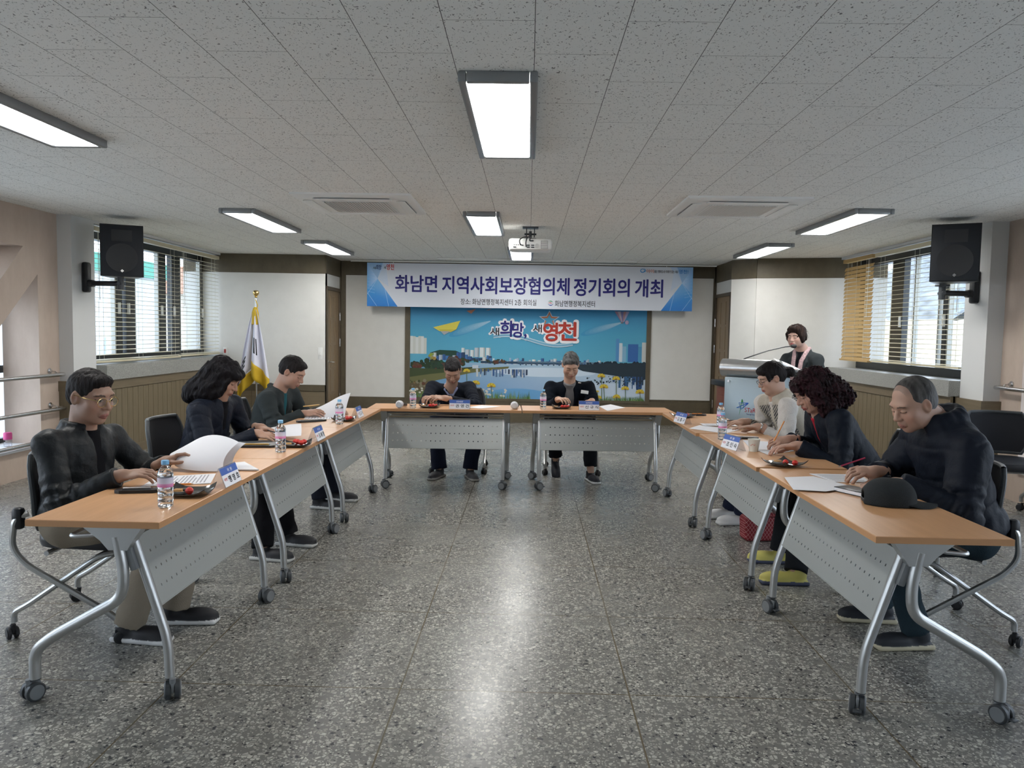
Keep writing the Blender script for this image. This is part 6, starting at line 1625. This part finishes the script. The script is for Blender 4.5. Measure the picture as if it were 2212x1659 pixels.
# name plates
M_blue = mat('plate_blue', (.05, .12, .42), .5)
def plate(p_, rz, name, label):
    t = thing('name_plate', label, 'name plate', V3(p_), rz, 'tent name plates'); w_, h_, d = .19, .085, .032
    b = MB(); k = math.atan2(d, h_)
    for s_ in (-1, 1):
        M = Matrix.Translation((0, s_*d, 0)) @ Matrix.Rotation(s_*k, 4, 'X'); b.bb((-w_/2, -.001, 0), (w_/2, .001, math.hypot(h_, d)), 0, M)
    b.build('acrylic_tent', M_acryl, t, False)
    M = Matrix.Translation((0, -d-.0016, 0)) @ Matrix.Rotation(-k, 4, 'X'); b = MB(); hh = math.hypot(h_, d)-.004; b.bb((-w_/2+.004, -.0005, .003), (w_/2-.004, .0002, hh), 0, M); b.build('card', M_paper, t, False)
    b = MB(); b.bb((-w_/2+.004, -.0012, hh*.64), (w_/2-.004, -.0006, hh), 0, M); b.build('header', M_blue, t, False)
    MT = M @ Matrix.Translation((0, -.0018, 0)) @ TY
    text_obj('name_lettering', name, (-.035, .016, .082, .046), t, M_bk, .035, MT)
    text_obj('title_lettering', '공공위원장' if rz == 0 else '위 원', (-.03, hh*.72, .03, hh*.90) if rz == 0 else (-.02, hh*.72, .03, hh*.9), t, M_wh, .02, MT)
    text_obj('title_lettering', '새영천', (-.082, .028, -.048, .042), t, M_rd, .02, MT)
plate((-1.325, 3.364, 0.720), PI/2, '맹 영 호', 'tent name plate on the near left table beside the curled paper')
plate((-1.316, 4.791, 0.720), PI/2, '조 해 정', 'tent name plate in front of the long-haired person')
plate((-1.348, 6.091, 0.720), PI/2, '김 교 식', 'farthest tent name plate of the left row')
plate((-0.604, 6.887, 0.720), 0, '권 영 건', 'tent name plate in front of the person with folded hands')
plate((0.559, 7.004, 0.720), 0, '신 규 식', 'tent name plate in front of the person in a grey sweater')
plate((1.227, 6.106, 0.720), -1.3, '김 홍 구', 'tent name plate at the far end of the right row')
plate((1.268, 4.747, 0.720), -1.3, '조 인 숙', 'tent name plate beside the paper cup')
# microphones with white pleated covers
def mic(p_, label):
    t = thing('covered_microphone', label, 'microphone', (p_[0], p_[1], TZ), 0, 'table microphones'); b = MB(); n = 26
    vs = []; fs = []; rings = [(.004, -.036), (.022, -.034), (.031, -.022), (.034, -.004), (.031, .014), (.022, .026), (.026, .032), (.03, .036)]
    for r, y in rings:
        for j in range(n): a = 2*PI*j/n; k = r*(1+.06*(j % 2)); vs.append((k*math.cos(a), y, .036+k*math.sin(a)))
    for i in range(len(rings)-1):
        for j in range(n): fs.append((i*n+j, i*n+(j+1) % n, (i+1)*n+(j+1) % n, (i+1)*n+j))
    fs.append(tuple(range(n))); b.add(vs, fs); b.build('white_cover', mat('white_cover_net', (.66, .66, .68), .8, bump=.5, bscale=200), t)
    b = MB(); b.tube([(0, .02, .034), (.03, .19, .014)], [.018, .012], 14); b.build('handle', M_black, t)
mic((-1.139, 6.847, 0.720), 'microphone with white cover at the left end of the back tables')
mic((-0.117, 6.959, 0.720), 'microphone with white cover where the two back tables meet')
# paper cup
t = thing('paper_cup', 'white paper cup with a small red print on the right row', 'cup', V3((1.372, 4.668, 0.720)), -.3)
b = MB(); b.lathe([(.026, .002), (.026, .0), (.0355, .072), (.0368, .074), (.0355, .076), (.0345, .074), (.0255, .006), (.001, .005)], 28, cap=False); b.build('cup', mat('cup_paper', (.72, .71, .64), .6), t)
MC = Matrix.Rotation(-.15, 4, 'Z') @ Matrix.Translation((0, -.0337, 0)) @ Matrix.Rotation(.12, 4, 'X') @ TY; sh = []
arc(.0, .042, .006, .006, .2, 3.6, .0012, .0006, (.5, .03, .03), 10); arc(.008, .046, .005, .006, -2.6, 1.2, .0012, .0006, (.5, .03, .03), 10); arc(-.01, .04, .003, .003, 0, 6, .0008, .0006, (.5, .03, .03), 8)
art('cup_print', sh, t, MC, .00001)
# cap
t = thing('baseball_cap', 'black baseball cap lying on the near right table', 'cap', V3((1.525, 3.250, 0.720)), -.25)
sd = Sdf(); sd.ell((-.005, 0, .012), (.108, .094, .098), .02); sd.ell((.05, 0, .03), (.05, .075, .07), .03); sd.ell((0, 0, .005), (.099, .085, .088), .006, op='s'); sd.box((0, 0, -.06), (.2, .2, .06), .001, op='s', k=.004); sd.ell((-.108, 0, .0), (.03, .040, .052), .008, op='s')
V_, F_ = sd.mesh(.004, lambda P: .0012*noise3(P, 60, 2)); np_obj('crown', [(V_, F_)], mat('cap_cloth', (.012, .015, .017), .85, bump=.3, bscale=300), t)
b = MB(); vs = []; fs = []; nu, nv = 16, 6
for k in (0, .003):
    for j in range(nv+1):
        for i in range(nu+1):
            a = (i/nu-.5)*2.1; v = j/nv; r0 = (.104*math.cos(a)-.005, .090*math.sin(a)*1.05); ex = .088*math.cos(a*.75)**.5*v
            vs.append((r0[0]+ex, r0[1]*(1-.12*v), .014-.014*v*(.3+abs(math.sin(a)))+k))
for j in range(nv):
    for i in range(nu): a = j*(nu+1)+i; N_ = (nu+1)*(nv+1); fs += [(a, a+nu+1, a+nu+2, a+1), (N_+a, N_+a+1, N_+a+nu+2, N_+a+nu+1)]
for i in range(nu): a = nv*(nu+1)+i; N_ = (nu+1)*(nv+1); fs.append((a, N_+a, N_+a+1, a+1))
b.add(vs, fs); b.build('brim', mat('cap_cloth'), t)
b = MB(); b.tube([(-.088, .04*math.cos(x), .018+.001*x) if False else (-.088-.014*math.sin(x), .040*math.cos(x), .014) for x in np.linspace(0, PI, 9)], .008, 6, flat=.35); b.build('strap', M_black, t)
b = MB(); b.lathe([(.007, .115), (.006, .119), (.001, .12)], 12); b.build('top_button', mat('cap_cloth'), t)
# red handbag on the floor
t = thing('handbag', 'red handbag with a diamond pattern on the floor under the right row', 'bag', (1.66, 5.36, 0), .1)
def bag_mat():
    m = mat('red_diamond_cloth', (.3, .03, .04), .6); n = m.node_tree; b = n.nodes['Principled BSDF']; t_ = n.nodes.new('ShaderNodeTexCoord'); s = n.nodes.new('ShaderNodeSeparateXYZ'); n.links.new(t_.outputs['Object'], s.inputs[0])
    xz = node_math(n, 'MULTIPLY', s.outputs[0], 42.); z_ = node_math(n, 'MULTIPLY', s.outputs[2], 30.)
    f1 = node_math(n, 'ABSOLUTE', node_math(n, 'SUBTRACT', node_math(n, 'FRACT', node_math(n, 'ADD', xz, z_)), .5)); f2 = node_math(n, 'ABSOLUTE', node_math(n, 'SUBTRACT', node_math(n, 'FRACT', node_math(n, 'SUBTRACT', xz, z_)), .5))
    k = node_math(n, 'GREATER_THAN', node_math(n, 'MAXIMUM', f1, f2), .43); n.links.new(node_mix(n, k, (.24, .012, .022), (.5, .22, .22)), b.inputs['Base Color']); return m
sd = Sdf(); sd.box((0, 0, .085), (.15, .07, .085), .03); sd.ell((0, 0, .15), (.13, .05, .04), .03); V_, F_ = sd.mesh(.006, lambda P: .002*noise3(P, 40, 3)); np_obj('body', [(V_, F_)], bag_mat(), t)
b = MB(); b.tube([(-.12, -.055, .16), (-.04, -.06, .172), (.04, -.06, .172), (.12, -.055, .16)], .003, 6); b.build('zip', mat('zip_red', (.12, .01, .015), .5), t)
b = MB(); b.bb((-.062, -.079, .105), (-.052, -.071, .15)); b.build('zip_puller', M_chrome, t, False)
b = MB(); b.tube([(-.09, 0, .17)]+[(-.09*math.cos(x), 0, .18+.08*math.sin(x)) for x in np.linspace(0, PI, 9)]+[(.09, 0, .17)], .006, 8); b.build('handle', mat('zip_red'), t)
# jacket hanging on the chair of the person in the vest
sd = Sdf(); sd.ell((1.99, 5.78, .70), (.05, .22, .16), .04); sd.cap((1.97, 5.6, .8), (1.90, 5.54, .52), .05, .04, .04); sd.ell((1.97, 5.78, .84), (.05, .2, .05), .04)
t = thing('hanging_jacket', 'navy jacket hung over the chair of the person in the knitted vest', 'jacket', (2.18, 5.84, 0))
V_, F_ = sd.mesh(.007, lambda P: .005*noise3(P, 26, 5)); V_ = V_+np.array((.24, .05, 0)); np_obj('cloth', [(V_, F_)], mat('navy_fleece', (.012, .016, .035), .9, bump=.3, bscale=300), t, None, (2.18, 5.84, 0))
# small pink-topped jar on the left sill
t = thing('jar', 'small jar with a pink lid on the left lattice sill', 'jar', (-4.78, 6.98, .285)); b = MB(); b.lathe([(.03, 0), (.034, .01), (.034, .06), (.03, .065)], 18); b.build('jar', M_acryl, t); b = MB(); b.lathe([(.036, .066), (.036, .12), (.03, .13), (.001, .13)], 18); b.build('lid', mat('pink_lid', (.5, .05, .2), .5), t)
